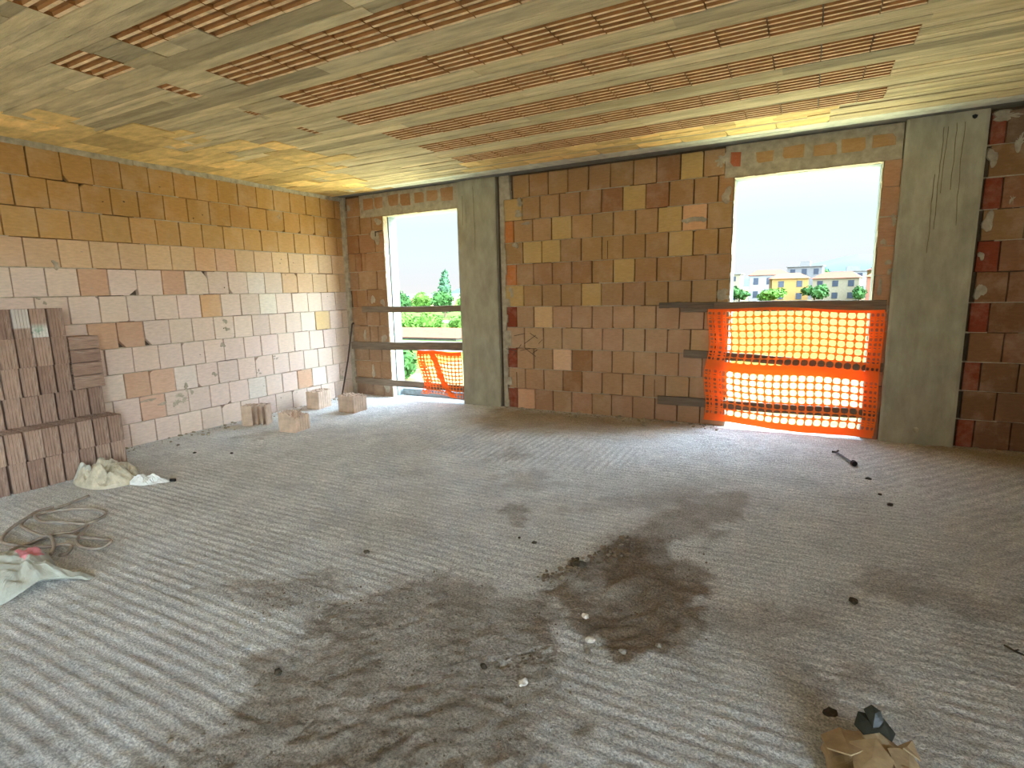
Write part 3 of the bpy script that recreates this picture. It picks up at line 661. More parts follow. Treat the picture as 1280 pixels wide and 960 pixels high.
# ------------------------------------------------------------------ brick stack
BW,BH,BD=.1105,.2375,.25
def stack_brick_mesh():
    mb=MB(); t=.010
    mb.box(BD-t-.004,BD-.004,0,BW,0,BH); mb.box(.004,t+.004,0,BW,0,BH); mb.box(0.004,BD-.004,0,t,0,BH); mb.box(.004,BD-.004,BW-t,BW,0,BH)
    nr=5; per=BW/nr
    for k in range(nr):
        a=k*per+.0035; b=(k+1)*per-.0035
        mb.hexa([(BD-.005,a-.002,0),(BD,a,0),(BD,b,0),(BD-.005,b+.002,0),(BD-.005,a-.002,BH),(BD,a,BH),(BD,b,BH),(BD-.005,b+.002,BH)])
        mb.hexa([(0,a,0),(.005,a-.002,0),(.005,b+.002,0),(0,b,0),(0,a,BH),(.005,a-.002,BH),(.005,b+.002,BH),(0,b,BH)])
    for y in (BW/3,2*BW/3): mb.box(.01,BD-.01,y-.004,y+.004,.001,BH-.001)
    for k in range(1,6): x=BD*k/6; mb.box(x-.004,x+.004,.006,BW-.006,.0015,BH-.0015)
    return mb
proto=None
ORD=['first','second','third','fourth','fifth','sixth','seventh','eighth','ninth','tenth']
ROWN={1:'bottom course',2:'second course up',3:'third course up',4:'fourth course up',5:'fifth course up',6:'top course'}
GRP='bricks in the stack against the left wall'
def put_brick(x,y,z,label,mat=None,rot=None,group=GRP):
    global proto
    if proto is None:
        proto=stack_brick_mesh().build('hollow_brick',M['sbrick']); o=proto
    else:
        o=proto.copy(); COL.objects.link(o)
    if mat:
        o.data=proto.data.copy(); o.data.materials[0]=mat
    o.location=(x,y,z); o.rotation_euler=rot or (0,0,rnd.uniform(-.012,.012))
    tag(o,label,'brick',group); return o
rows={1:(-3.552,9,.40,0.0),2:(-3.543,9,.40,.24),3:(-3.556,9,.155,.48),4:(-3.775,7,.155,.72),5:(-3.768,7,.155,.96),6:(-3.766,7,.155,1.20)}
for r,(yr,n,x,z) in rows.items():
    for k in range(n):
        y=yr-.1205*(k+1)+rnd.uniform(-.002,.002)+.003
        mat=None; extra=''
        if r==6 and k==1: mat=M['sbrick_w2']; extra=' with a white and green splash'
        if r==6 and k==2: mat=M['sbrick_w1']; extra=' with a whitened upper half'
        lab=f'fluted brick, {ORD[k]} from the right in the stack\'s {ROWN[r]}'
        if extra: lab=f'fluted brick{extra} in the top course of the stack'
        lab=lab.replace(' with a whitened upper half in the',', upper half whitened, in the').replace(' with a white and green splash in the',' with white and green splash in the')
        xx=x+rnd.uniform(-.004,.004)
        put_brick(xx,y,z,lab,mat)
HL=['topmost','second from the top','third from the top','lowest']
for k in range(4):
    z=.722+.1165*(3-k)
    o=put_brick(.155+rnd.uniform(-.004,.004),-3.531,z,f'fluted brick lying flat at the right of the stack, {HL[k]} of four',None,(PI/2,0,0))
    o.location=(.155,-3.531,z)   # lies: its height runs along -y... (rotated about x)
    o.rotation_euler=(PI/2,0,0); o.scale=(1,1,.985)
for r in (0,1):
    for k in range(9):
        put_brick(.14,-3.552-.1205*(k+1)+.003,.24*r,'fluted clay brick hidden behind the two front courses of the stack',group='hidden bricks of the stack')

# ------------------------------------------------------------------ loose broken blocks
def plate(mb, a, b, th, hf, seed, z0=0, seg=.018, zig=.012):
    rr=random.Random(seed); L=math.hypot(b[0]-a[0],b[1]-a[1]); n=max(1,int(L/seg)); ux,uy=(b[0]-a[0])/L,(b[1]-a[1])/L; px,py=-uy*th/2,ux*th/2
    hs=[]
    for i in range(n+1):
        x=a[0]+ux*L*i/n; y=a[1]+uy*L*i/n; hs.append(max(.01,hf(x,y)+rr.uniform(-zig,zig)*.5))
    for i in range(n):
        x0=a[0]+ux*L*i/n; y0=a[1]+uy*L*i/n; x1=a[0]+ux*L*(i+1)/n; y1=a[1]+uy*L*(i+1)/n
        mb.hexa([(x0-px,y0-py,z0),(x0+px,y0+py,z0),(x1+px,y1+py,z0),(x1-px,y1-py,z0),(x0-px,y0-py,hs[i]),(x0+px,y0+py,hs[i]),(x1+px,y1+py,hs[i+1]),(x1-px,y1-py,hs[i+1])][0:0] or
                [(x0-px,y0-py,z0),(x1-px,y1-py,z0),(x1+px,y1+py,z0),(x0+px,y0+py,z0),(x0-px,y0-py,hs[i]),(x1-px,y1-py,hs[i+1]),(x1+px,y1+py,hs[i+1]),(x0+px,y0+py,hs[i])])
def loose(name, loc, rz, w, d, hf, nx, ny, skip_front, label, seed, tilt=0, front_cells=None, zig=.012):
    mb=MB(); t=.013
    # local frame: x along front edge, y into depth
    if not skip_front: plate(mb,(0,t/2),(w,t/2),t,hf,seed,zig=zig)
    else:
        for (a,b) in skip_front: plate(mb,(a*w,t/2),(b*w,t/2),t,hf,seed,zig=zig)
    plate(mb,(0,d-t/2),(w,d-t/2),t,hf,seed+1,zig=zig)
    plate(mb,(t/2,0.001),(t/2,d-.001),t,hf,seed+2,zig=zig); plate(mb,(w-t/2,.001),(w-t/2,d-.001),t,hf,seed+3,zig=zig)
    for k in range(1,nx): x=w*k/nx; plate(mb,(x,.004),(x,d-.004),.010,hf,seed+10+k,zig=zig*1.6)
    for k in range(1,ny): yy=d*k/ny; plate(mb,(.004,yy),(w-.004,yy),.010,lambda x,y:hf(x,y)-.004,seed+30+k,zig=zig*1.6)
    for k in range(6):    # ridges on the right-hand end
        yy=d*(k+.5)/6; mb.box(w-.002,w+.004,yy-d/18,yy+d/18,0,max(.02,hf(w,yy)-.004))
    o=mb.build(name,M['loose']); o.location=loc; o.rotation_euler=(tilt,0,rz)
    return tag(o,label,'block','loose broken blocks on the floor')
loose('broken_block',(.292,-2.125,0),math.atan2(.16,.24),.285,.17,lambda x,y:.235,5,2,[(0,.42)],'broken hollow block with gaping open cells near the left wall',61)
loose('broken_block',(.945,-2.140,0),math.atan2(.036,.21),.215,.25,lambda x,y:.215-.30*max(0,x-.10)-(.02 if y<.1 and x>.12 else 0)-.25*max(0,y-.16),3,4,None,'hollow block with a jagged broken top standing farthest from the left wall',62,zig=.03)
loose('broken_block',(.235,-1.118,0),math.atan2(.03,.18),.19,.27,lambda x,y:.235,2,3,None,'hollow block with a pale ridged side standing close to the left wall',63)
loose('broken_block',(.782,-1.088,0),0.0,.255,.25,lambda x,y:.215+.012*math.sin(x*40)-.02*(y>.2),4,4,None,'squat nearly whole clay block nearest the narrow window',64,zig=.02)
# close the top of the last one with rubble-like broken webs
# ------------------------------------------------------------------ bags and scraps
def bag(name, outline, hf, mats, label, cat, seed, rings=22, seg=120, crease=.02, ws=1.0, lift=None, matf=None, parent=None, zs=1.0):
    P=np.array(outline,float); c=P.mean(0); n=len(P)
    # resample closed Catmull-Rom outline
    pts=[]
    for k in range(seg):
        t=k/seg*n; i=int(t); f=t-i; p0,p1,p2,p3=P[(i-1)%n],P[i%n],P[(i+1)%n],P[(i+2)%n]
        pts.append(.5*((2*p1)+(-p0+p2)*f+(2*p0-5*p1+4*p2-p3)*f*f+(-p0+3*p1-3*p2+p3)*f**3))
    pts=np.array(pts); rr=np.random.RandomState(seed)
    dirs=[(rr.uniform(0,PI),rr.uniform(0,1),wl*rr.uniform(.8,1.25)) for wl in [q*ws for q in (.20,.15,.11,.08,.06,.13,.05)]]
    def cre(x,y):
        v=0
        for q_,(a,ph,wl) in enumerate(dirs):
            q=(x*math.cos(a)+y*math.sin(a)+.25*wl*math.sin((-x*math.sin(a)+y*math.cos(a))*2.2/wl+ph*9))/wl+ph
            v+=wl*(abs((q%1)*2-1)-.5)
        return v*crease
    V=[]; 
    for side in (1,-1):
        for r in range(rings+1):
            t=(r/rings)
            for k in range(seg):
                x,y=c+(pts[k]-c)*t; dz=hf(t,x,y)
                lf=lift(x,y)*t if lift else 0
                z=(dz*zs+cre(x,y)*(1-t**5)*(.5+.5*min(1,dz/.06))) if side==1 else dz*.1
                if r==rings: z=.002 if side==1 else 0
                V.append((x,y,max(.003,(z+lf) if side==1 else (lf+z*.2 -.003*(1-t)))))
    Fc=[];n0=(rings+1)*seg
    for side in (0,1):
        for r in range(rings):
            for k in range(seg):
                a=side*n0+r*seg+k; b=side*n0+r*seg+(k+1)%seg; q=(a,a+seg,b+seg,b); Fc.append(q if side==0 else tuple(reversed(q)))
    for k in range(seg):
        a=rings*seg+k; b=rings*seg+(k+1)%seg; Fc.append((a,n0+a,n0+b,b))
    me=bpy.data.meshes.new(name); me.from_pydata(V,[],Fc)
    for m in mats: me.materials.append(m)
    if matf:
        for p in me.polygons: p.material_index=matf(p.center)
    me.update(); o=bpy.data.objects.new(name,me); COL.objects.link(o)
    if parent: o.parent=parent
    if label: tag(o,label,cat)
    return o
# grey-white bag at the left edge
lift=lambda x,y: .055*max(0,1-abs((y+4.98)/.16))*max(0,(x-2.3)/.3) 
b1=bag('cement_bag',[(2.10,-5.35),(2.02,-5.05),(2.08,-4.87),(2.22,-4.80),(2.36,-4.82),(2.52,-4.855),(2.60,-4.83),(2.70,-4.785),(2.715,-4.83),(2.60,-4.90),(2.60,-5.02),(2.60,-5.12),(2.58,-5.32),(2.35,-5.45)],
  lambda t,x,y:.15*(1-t**2.2)**.7*(.35+.65*min(1,max(0,(2.68-x)/.35))),[M['white_bag'],M['pink']],'crumpled grey-white bag with faded red print at the left edge','bag',3,crease=.15,lift=lift,
  matf=lambda c:1 if (abs(c.x-2.33+.5*(c.y+4.9))<.06 and abs(c.y+4.92)<.055 and c.z>.03) else 0)
# cream sack against the stack
b2=empty('sack',(0,0,0)); tag(b2,'crumpled cream sack with a white plastic tail at the foot of the brick stack','sack')
bag('body',[(.70,-3.95),(.74,-4.03),(.93,-4.07),(1.15,-4.04),(1.24,-3.94),(1.25,-3.83),(1.16,-3.72),(.98,-3.66),(.76,-3.72),(.69,-3.82)],lambda t,x,y:.13*(1-t**2.6)**.6,[M['beige_bag'],M['white_bag']],None,None,8,crease=.34,ws=.9,parent=b2,
  matf=lambda c:1 if c.x*.5-(c.y+4)*1.0<.43 and c.y<-3.93 else 0)
bag('plastic_tail',[(1.14,-3.84),(1.22,-3.86),(1.38,-3.83),(1.45,-3.74),(1.50,-3.675),(1.46,-3.66),(1.36,-3.70),(1.24,-3.72),(1.16,-3.74)],lambda t,x,y:.055*(1-t**2)**.6*(1 if x<1.4 else .55),[M['white_plastic']],None,None,12,rings=8,seg=64,crease=.2,ws=.5,parent=b2)
mb=MB(); mb.tube([(1.495,-3.668,.014),(1.53,-3.645,.013)],.013,10); mb.build('black_cap',M['black'],b2)
# brown paper and dark plastic at the bottom edge
pbag=bag('paper_bag',[(6.19,-4.31),(6.20,-4.36),(6.22,-4.50),(6.33,-4.56),(6.45,-4.50),(6.47,-4.38),(6.44,-4.28),(6.40,-4.22),(6.32,-4.20),(6.25,-4.23)],lambda t,x,y:.07*(1-t**2.4)**.55,[M['card']],'crumpled brown paper bag at the bottom edge of the floor','paper bag',21,crease=.13,ws=1.1)
mb=MB(); rr=random.Random(9)
def sheet(mb,pts,th=.004):
    c=Vector((sum(p[0] for p in pts)/len(pts),sum(p[1] for p in pts)/len(pts),sum(p[2] for p in pts)/len(pts)+.008))
    top=[Vector(p) for p in pts]; n=len(top); bot=[p-Vector((0,0,th)) for p in top]
    V=top+[c]+bot+[c-Vector((0,0,th))]; Fc=[]
    for i in range(n): k=(i+1)%n; Fc+=[(i,k,n),(n+1+k,n+1+i,2*n+1),(k,i,n+1+i,n+1+k)]
    mb.addmesh(V,Fc)
sheet(mb,[(6.275,-4.30,0.110),(6.30,-4.315,0.095),(6.345,-4.30,0.110),(6.35,-4.27,0.125),(6.31,-4.26,0.130),(6.285,-4.27,0.135)])
sheet(mb,[(6.30,-4.27,0.150),(6.32,-4.26,0.165),(6.345,-4.265,0.155),(6.36,-4.285,0.120),(6.325,-4.30,0.115)])
sheet(mb,[(6.33,-4.255,0.150),(6.355,-4.27,0.135),(6.385,-4.29,0.110),(6.375,-4.31,0.095),(6.34,-4.30,0.110)])
fm=MB()
for pts in ([(6.185,-4.32,.05),(6.20,-4.40,.075),(6.26,-4.43,.10),(6.31,-4.37,.095),(6.30,-4.32,.08),(6.24,-4.27,.06)],
            [(6.26,-4.36,.09),(6.33,-4.33,.105),(6.37,-4.40,.10),(6.34,-4.50,.085),(6.27,-4.47,.08)],
            [(6.36,-4.34,.09),(6.42,-4.29,.075),(6.455,-4.36,.05),(6.44,-4.47,.045),(6.38,-4.47,.095)],
            [(6.39,-4.24,.02),(6.435,-4.25,.075),(6.45,-4.31,.06),(6.40,-4.33,.10)]):
    f_=MB(); sheet(f_,pts,.005); f_.build('flap',M['card'],pbag)
tag(mb.build('plastic_scrap',M['dark_plastic']),'dark torn plastic scrap on top of the brown paper bag','plastic scrap')

# hose
def smooth_path(P, n=8):
    out=[]
    for i in range(len(P)-1):
        p0=Vector(P[max(i-1,0)]);p1=Vector(P[i]);p2=Vector(P[i+1]);p3=Vector(P[min(i+2,len(P)-1)])
        for k in range(n):
            f=k/n; out.append(.5*((2*p1)+(-p0+p2)*f+(2*p0-5*p1+4*p2-p3)*f*f+(-p0+3*p1-3*p2+p3)*f**3))
    out.append(Vector(P[-1])); return out
pa=[(1.282,-4.161),(1.344,-4.311),(1.337,-4.431),(1.349,-4.488),(1.394,-4.563),(1.447,-4.652),(1.531,-4.742),(1.623,-4.8),(1.733,-4.835),(1.859,-4.823),(1.96,-4.774),(2.066,-4.715),(2.148,-4.685),(2.184,-4.668),(2.242,-4.713),(2.278,-4.765)]
pb=[(2.0,-4.92),(1.938,-4.857),(1.899,-4.776),(1.891,-4.703),(1.907,-4.637),(1.941,-4.57),(1.926,-4.493),(1.911,-4.457),(1.907,-4.403),(1.829,-4.312),(1.736,-4.283),(1.607,-4.318),(1.502,-4.38),(1.394,-4.455),(1.374,-4.512),(1.45,-4.56),(1.561,-4.565),(1.682,-4.515),(1.775,-4.476),(1.871,-4.475),(1.915,-4.458),
(2.018,-4.534),(2.145,-4.621),(2.254,-4.653),(2.34,-4.639),(2.373,-4.588),(2.356,-4.531),(2.272,-4.533),(2.175,-4.549),(2.09,-4.58),(2.019,-4.603),(1.929,-4.626),(1.873,-4.663),(1.793,-4.69),(1.635,-4.682),(1.489,-4.654),(1.413,-4.612),(1.38,-4.558),(1.337,-4.505),(1.31,-4.40)]
pc=[(2.0,-4.905),(1.931,-4.843),(1.899,-4.757),(1.918,-4.681),(1.991,-4.685),(2.108,-4.723),(2.2,-4.776)]
mb=MB()
for q,(P,z) in enumerate(((pa,.013),(pb,.016),(pc,.022))):
    path=smooth_path([(x,y,z+.012*(math.sin(i*1.7+q)>.2)+fz(x,y)) for i,(x,y) in enumerate(P)]); mb.tube(path,.0105,8)
tag(mb.build('hose',M['hose'],smooth=True),'thin grey hose lying in loose loops on the floor at the left','hose')

# steel rod with black end
rod=empty('steel_rod',(0,0,0)); tag(rod,'thin steel rod with a black end lying in front of the netted window','rod')
mb=MB(); mb.tube([(6.375,-.70,.022),(6.475,-.965,.020)],.008,8); mb.build('shaft',M['steel'] if False else mat_plain('grey_steel',lin(112,112,112),.2,40,.2,80,.45),rod)
mb=MB(); mb.tube([(6.472,-.957,.024),(6.478,-.972,.024),(6.488,-1.0,.022)],.022,10,radii=[.014,.024,.022]); mb.build('black_end',M['black'],rod)
mb=MB(); mb.tube([(6.375,-.70,.022),(6.362,-.672,.02),(6.335,-.668,.018)],.009,8); mb.tube([(6.366,-.68,.02),(6.385,-.655,.03)],.008,8); mb.build('hook',M['steel'],rod)
# bar leaning in the corner
mb=MB(); mb.tube([(.085,-.34,.012),(.105,-.18,.55),(.115,-.055,1.07)],.011,8); mb.tube([(.115,-.055,1.07),(.125,-.03,1.08)],.014,8)
tag(mb.build('iron_bar',M['steel']),'dark rusty iron bar leaning in the corner left of the narrow window','bar')

# ------------------------------------------------------------------ barrier planks
def board(name, x0,z0,x1,z1,h,d0,d1,label,group,seed,h1=None):
    rr=random.Random(seed); n=24; V=[]; h1=h1 or h
    for i in range(n+1):
        t=i/n; x=x0+(x1-x0)*t; z=z0+(z1-z0)*t+.004*math.sin(t*7+seed); hh=h+(h1-h)*t
        e=[rr.uniform(-.0025,.0025) for _ in range(4)]; b=.003
        for (zz,dd) in ((-hh/2+e[0],d0),(-hh/2+b+e[0],d1),(hh/2-b+e[1],d1),(hh/2+e[1],d0)): V.append((x,-dd,z+zz))
    Fc=[]
    for i in range(n):
        for k in range(4): a=i*4+k; b=i*4+(k+1)%4; Fc.append((a,a+4,b+4,b))
    Fc+= [(0,1,2,3),(n*4+3,n*4+2,n*4+1,n*4)]
    mb=MB(); mb.addmesh(V,Fc); bm=None
    o=mb.build(name,M['wood']); tag(o,label,'plank',group); return o
G1='planks across the narrow window'; G2='planks across the netted window'
board('plank',.30,1.277,2.028,1.279,.085,.004,.03,'highest of three weathered planks across the narrow window',G1,1)
board('plank',.045,.742,2.028,.775,.115,.004,.03,'middle of three weathered planks across the narrow window',G1,2)
board('plank',.078,.222,2.028,.20,.095,.004,.03,'lowest of three weathered planks across the narrow window',G1,3)
board('plank',4.86,1.282,6.712,1.285,.105,.006,.032,'dark plank along the top of the orange net',G2,4)
board('plank',4.633,1.305,5.2,1.30,.06,.033,.05,'short dark batten overlapping the left end of the plank on top of the net',G2,5)
board('plank',4.905,.778,6.725,.702,.085,.006,.032,'middle plank behind the orange net with a pale sawn left end',G2,6)
board('plank',4.632,.240,6.71,.250,.098,.006,.032,'lowest plank behind the orange net with a blackened left end',G2,7)

# ------------------------------------------------------------------ orange nets
def net_mesh(fx, u0,u1,v0,v1,nu,nv,hole=.78,inside=lambda u,v:True, round_=.62, hv=None):
    mb=MB(); du=(u1-u0)/nu; dv=(v1-v0)/nv; hv=hv or hole
    for i in range(nu):
        for j in range(nv):
            a=u0+i*du; b=v0+j*dv
            if not inside(a+du/2,b+dv/2): continue
            o8=[(a,b),(a+du/2,b),(a+du,b),(a+du,b+dv/2),(a+du,b+dv),(a+du/2,b+dv),(a,b+dv),(a,b+dv/2)]
            cu,cv=a+du/2,b+dv/2; k=hole/2*du; l=hv/2*dv; c=round_
            i8=[(cu-k*c,cv-l*c),(cu,cv-l),(cu+k*c,cv-l*c),(cu+k,cv),(cu+k*c,cv+l*c),(cu,cv+l),(cu-k*c,cv+l*c),(cu-k,cv)]
            i8=[(cu-k*.8,cv-l*.8) if q==0 else (cu+k*.8,cv-l*.8) if q==2 else (cu+k*.8,cv+l*.8) if q==4 else (cu-k*.8,cv+l*.8) if q==6 else p for q,p in enumerate(i8)]
            V=[fx(*p) for p in o8+i8]; mb.addmesh(V,[(q,(q+1)%8,8+(q+1)%8,8+q) for q in range(8)])
    return mb
def solidify(o,t=.0025):
    md=o.modifiers.new('thickness','SOLIDIFY'); md.thickness=t; md.offset=0
def strip_mesh(fx,u0,u1,v0,v1,nu,nv):
    mb=MB()
    for i in range(nu):
        for j in range(nv):
            a=u0+(u1-u0)*i/nu; b=u0+(u1-u0)*(i+1)/nu; c=v0+(v1-v0)*j/nv; d=v0+(v1-v0)*(j+1)/nv
            mb.face([fx(a,c),fx(b,c),fx(b,d),fx(a,d)])
    return mb
n2=empty('barrier_net',(5.9,-.05,.03)); tag(n2,'orange plastic barrier net hung over the lower half of the wide window','net')
def fx2(u,v):   # u along x, v along z, slight sag and waves
    lx=5.165+.02*math.sin(v*9)-.035*(1-v/1.25); rx=6.70+.004*math.sin(v*7)-.03*max(0,.25-v)*2
    x=lx+(rx-lx)*u; z=v+.012*math.sin(x*5+v*3)-.012*(u-.5)+.035*(.5-u)*(1 if v<.75 else .3)
    return (x-5.9,-(.046+.006*math.sin(x*23)+.004*math.sin(v*31+x*4))+.05,z-.03)
for v0,v1,nv in ((.10,.60,7),(.685,1.245,8)):
    o=net_mesh(fx2,.0,1,v0,v1,21,nv,.88).build('mesh',M['net'],n2); solidify(o)
mb=strip_mesh(fx2,0,1,.60,.685,60,2); o=mb.build('band',M['netband'],n2); solidify(o)
mb=strip_mesh(lambda u,v:tuple(np.array(fx2(u,v))+np.array((0,-.002,0))),0,1,.035,.10,60,2); o=mb.build('band',M['netband'],n2); solidify(o)
mb=strip_mesh(lambda u,v:tuple(np.array(fx2(u,v))+np.array((0,-.002,0))),0,1,1.235,1.262,60,1); o=mb.build('band',M['netband'],n2); solidify(o)
for (a,b) in ((-.002,.115),(.925,1.0)):
    f=lambda u,v:tuple(np.array(fx2(u,v))+np.array((.004,-.007-.004*math.sin(v*26),0)))
    mb=net_mesh(f,a,b,.06,1.24,4 if b<.5 else 3,26,.66,hv=.72); o=mb.build('folded_edge',M['netband'],n2); solidify(o)
n1=empty('barrier_net',(1.7,-.05,.06)); tag(n1,'orange plastic net draped over the lower right of the narrow window','net')
def fx1(u,v):
    lx=1.33+.05*math.sin(v*6+1)+.05*(.7-v); x=lx+(2.022-lx)*u; z=v-.05*u*(1-u)*(v/.7)+.012*math.sin(x*9)+.03*(1-u)*(v<.2)
    return (x-1.7,.05-(.044+.010*math.sin(x*17+v*5)),z-.06)
mb=net_mesh(fx1,0,1,.08,.70,13,12,.82); o=mb.build('mesh',M['net'],n1); solidify(o)
mb=strip_mesh(fx1,0,1,.66,.715,40,2); o=mb.build('band',M['netband'],n1); solidify(o)
def fxd(u,v):   # folded diagonal
    x=1.46+.36*(1-v)+.10*u-.03*math.sin(v*5); z=.68-.60*(1-v)
    return (x-1.7,.05-(.058+.008*math.sin(v*30+u*3)),z-.06)
mb=strip_mesh(fxd,0,1,0,1,4,24); o=mb.build('fold',M['netband'],n1); solidify(o)
def fxl(u,v):
    x=1.34+.05*math.sin(v*5)+.12*u; z=.10+.58*v; return (x-1.7,.05-(.055+.006*math.sin(v*22+u*4)),z-.06)
mb=net_mesh(fxl,0,1,0,1,2,14,.66,hv=.66); o=mb.build('folded_edge',M['netband'],n1); solidify(o)

# sill slabs on the outside of both openings
mb=MB(); mb.box(.80,2.03,.20,.36,.0,.10); o=mb.build('window_1',M['plaster']); tag(o,'raised pale sill of the narrow window','window sill',kind='structure')

# ------------------------------------------------------------------ unseen rest of the storey, openings sized to set the room light
mb=MB(); mb.box(9.6,9.9,-7.5,0.05,-.3,2.9); o=mb.build('wall_right',mat_plain('clay_wall',lin(190,146,112),.2,10,.4,30)); tag(o,'short right side wall of clay blocks','wall',kind='structure')
mb=MB(); mb.box(-.3,.3,-10.6,-10.3,-.02,2.9); mb.box(4.6,5.0,-10.6,-10.3,-.02,2.9); mb.box(4.5,9.9,-10.6,-10.2,-.02,2.9); o=mb.build('wall_rear',M['concrete']); tag(o,'unseen rear wall with one open bay, shaped to set the room light','wall',kind='structure')

# ------------------------------------------------------------------ outdoors
GZ=-3.3
def plane(name,x0,x1,y0,y1,z,m,label,cat='ground'):
    mb=MB(); mb.face([(x0,y0,z),(x1,y0,z),(x1,y1,z),(x0,y1,z)]); o=mb.build(name,m); tag(o,label,cat,kind='structure'); return o
def mat_field(name,c1,c2,c3,sc):
    m,nt,p=new_mat(name); p.inputs['Roughness'].default_value=.95; p.inputs['Specular IOR Level'].default_value=.1
    n1=noise(nt,sc,6,(1,1,1),.7); c=ramp(nt,n1.outputs[0],.35,c1,.65,c2).outputs[0]
    n2=noise(nt,sc*2.3,5); r=ramp(nt,n2.outputs[0],.6,G(0),.68,G(.8)); c=mix(nt,c,c3,r.outputs[0]); nt.links.new(c,p.inputs['Base Color']); return m
plane('ground',-400,400,-200,900,GZ,mat_field('dry_soil',lin(101,89,52),lin(88,78,40),lin(71,73,30),.2),'pale dry ground outside')
plane('field',-6,60,29,130,GZ+.03,mat_field('yellow_field',lin(80,70,5),lin(49,58,6),lin(83,32,7),.14),'yellow green field beyond the wide window','field')
plane('field',-130,-16,13,160,GZ+.02,mat_field('green_field',lin(51,77,20),lin(65,85,25),lin(85,86,30),.2),'green field beyond the narrow window','field')
def strip(name,pts,z,m,label,cat):
    mb=MB(); mb.face([(x,y,z) for x,y in pts]); o=mb.build(name,m); tag(o,label,cat,kind='structure')
strip('path',[(-75,68),(-30,68),(-30,74),(-75,74)],GZ+.05,mat_plain('farm_track',lin(99,94,81),.2,1,.3,5),'pale farm track between hedge and bushes','path')
plane('yard',-12,22,.4,13.5,GZ+.02,mat_plain('bounce_yard',lin(228,214,160),.12,1,.3,6),'added pale yard out of view, bouncing light onto the ceiling','yard')  # unseen; added bright to bounce daylight up through the windows
strip('path',[(-36,31),(-17,31),(-19,38.5),(-40,38.5)],GZ+.06,mat_plain('yard_concrete',lin(110,106,96),.2,1,.3,5),'pale concrete yard beyond the narrow window','yard')

def leaves(name, blobs, n, s, mat, parent, seed):
    rr=random.Random(seed); mb=MB()
    for (cx,cy,cz,rx,ry,rz) in blobs:
        mb.lump((cx,cy,cz),1,rr.randrange(9999),(rx*.82,ry*.82,rz*.82),0,rough=.18,sub=2)
        for k in range(n):
            u=rr.uniform(-1,1); a=rr.uniform(0,2*PI); q=math.sqrt(1-u*u); e=rr.uniform(.78,1.12)
            p=Vector((cx+math.cos(a)*q*rx*e,cy+math.sin(a)*q*ry*e,cz+u*rz*e)); d=Vector((rr.gauss(0,1),rr.gauss(0,1),rr.gauss(0,1))).normalized(); t=d.cross(Vector((rr.gauss(0,1),rr.gauss(0,1),rr.gauss(0,1)))).normalized(); ss=s*rr.uniform(.6,1.4)
            mb.face([p-d*ss,p+t*ss*.5,p+d*ss,p-t*ss*.5])
    return mb.build(name,mat,parent)
M['leaf_a']=mat_plain('leaf_bright',lin(62,92,25),.35,1.5,.3,10); M['leaf_b']=mat_plain('leaf_dark',lin(39,68,23),.35,1.5,.3,10); M['leaf_c']=mat_plain('leaf_blue',lin(53,80,52),.3,1.5,.3,10); M['bark']=mat_plain('bark',lin(96,78,58),.3,8,.4,20)
def tree(name,x,y,h,w,mat,label,cat,group,seed,shape='round'):
    rr=random.Random(seed); t=empty(name,(x,y,GZ)); tag(t,label,cat,group)
    mb=MB(); mb.tube([(0,0,0),(.1,0,h*.35),(0,.05,h*.6)],.1+.02*h,8,radii=[.12+.02*h,.08+.015*h,.05]); mb.build('trunk',M['bark'],t)
    if shape=='poplar': bl=[(rr.uniform(-.2,.2),0,h*(.22+.15*k),w*(.5-.28*abs(k-1.6)/3),w*(.5-.28*abs(k-1.6)/3),h*.15) for k in range(6)]
    elif shape=='bush': bl=[(rr.uniform(-.5,.5)*w,rr.uniform(-.5,.5)*w,h*rr.uniform(.35,.55),w*.45,w*.45,h*.45) for k in range(4)]
    else: bl=[(rr.uniform(-.3,.3)*w,rr.uniform(-.3,.3)*w,h*rr.uniform(.45,.75),w*rr.uniform(.3,.42),w*.38,h*rr.uniform(.22,.3)) for k in range(5)]
    leaves('crown',bl,130,.05*w+.12,mat,t,seed); return t
# hedge trees beyond the narrow window
for i,(x,y,h,w) in enumerate([(-68.6,84.5,5.6,4.2),(-63.2,85,5.0,4.2),(-57.8,85,5.4,4.2),(-52.4,86,5.2,4.2)]):
    tree('hedge_tree',x,y,h,w,M['leaf_b'] if i%2==0 else M['leaf_a'],['dark green tree at the left end of the far tree row','light green bushy tree left of the slim poplar','dark green bushy tree right of the slim poplar','light green tree at the right end of the far tree row'][i],'tree','far tree row beyond the narrow window',100+i)
tree('poplar_tree',-62.5,92,8.6,3.6,M['leaf_c'],'tall slim poplar rising above the far tree row','tree',None,120,'poplar')
for i,(x,y,h,w) in enumerate([(-40,50,2.4,2.9),(-34.4,49,2.6,2.9),(-29,47,2.3,2.8)]):
    tree('bush',x,y,h,w,M['leaf_a'],['light green bush at the left end of the bush row','light green bush in the middle of the bush row','light green bush at the right end of the bush row'][i]+' behind the red-roofed shed','bush','bushes beyond the narrow window',130+i,'bush')
tree('bush',-14.2,17.9,1.9,1.7,M['leaf_b'],'dense dark bush just outside the narrow window, left of the net','bush',None,140,'bush')
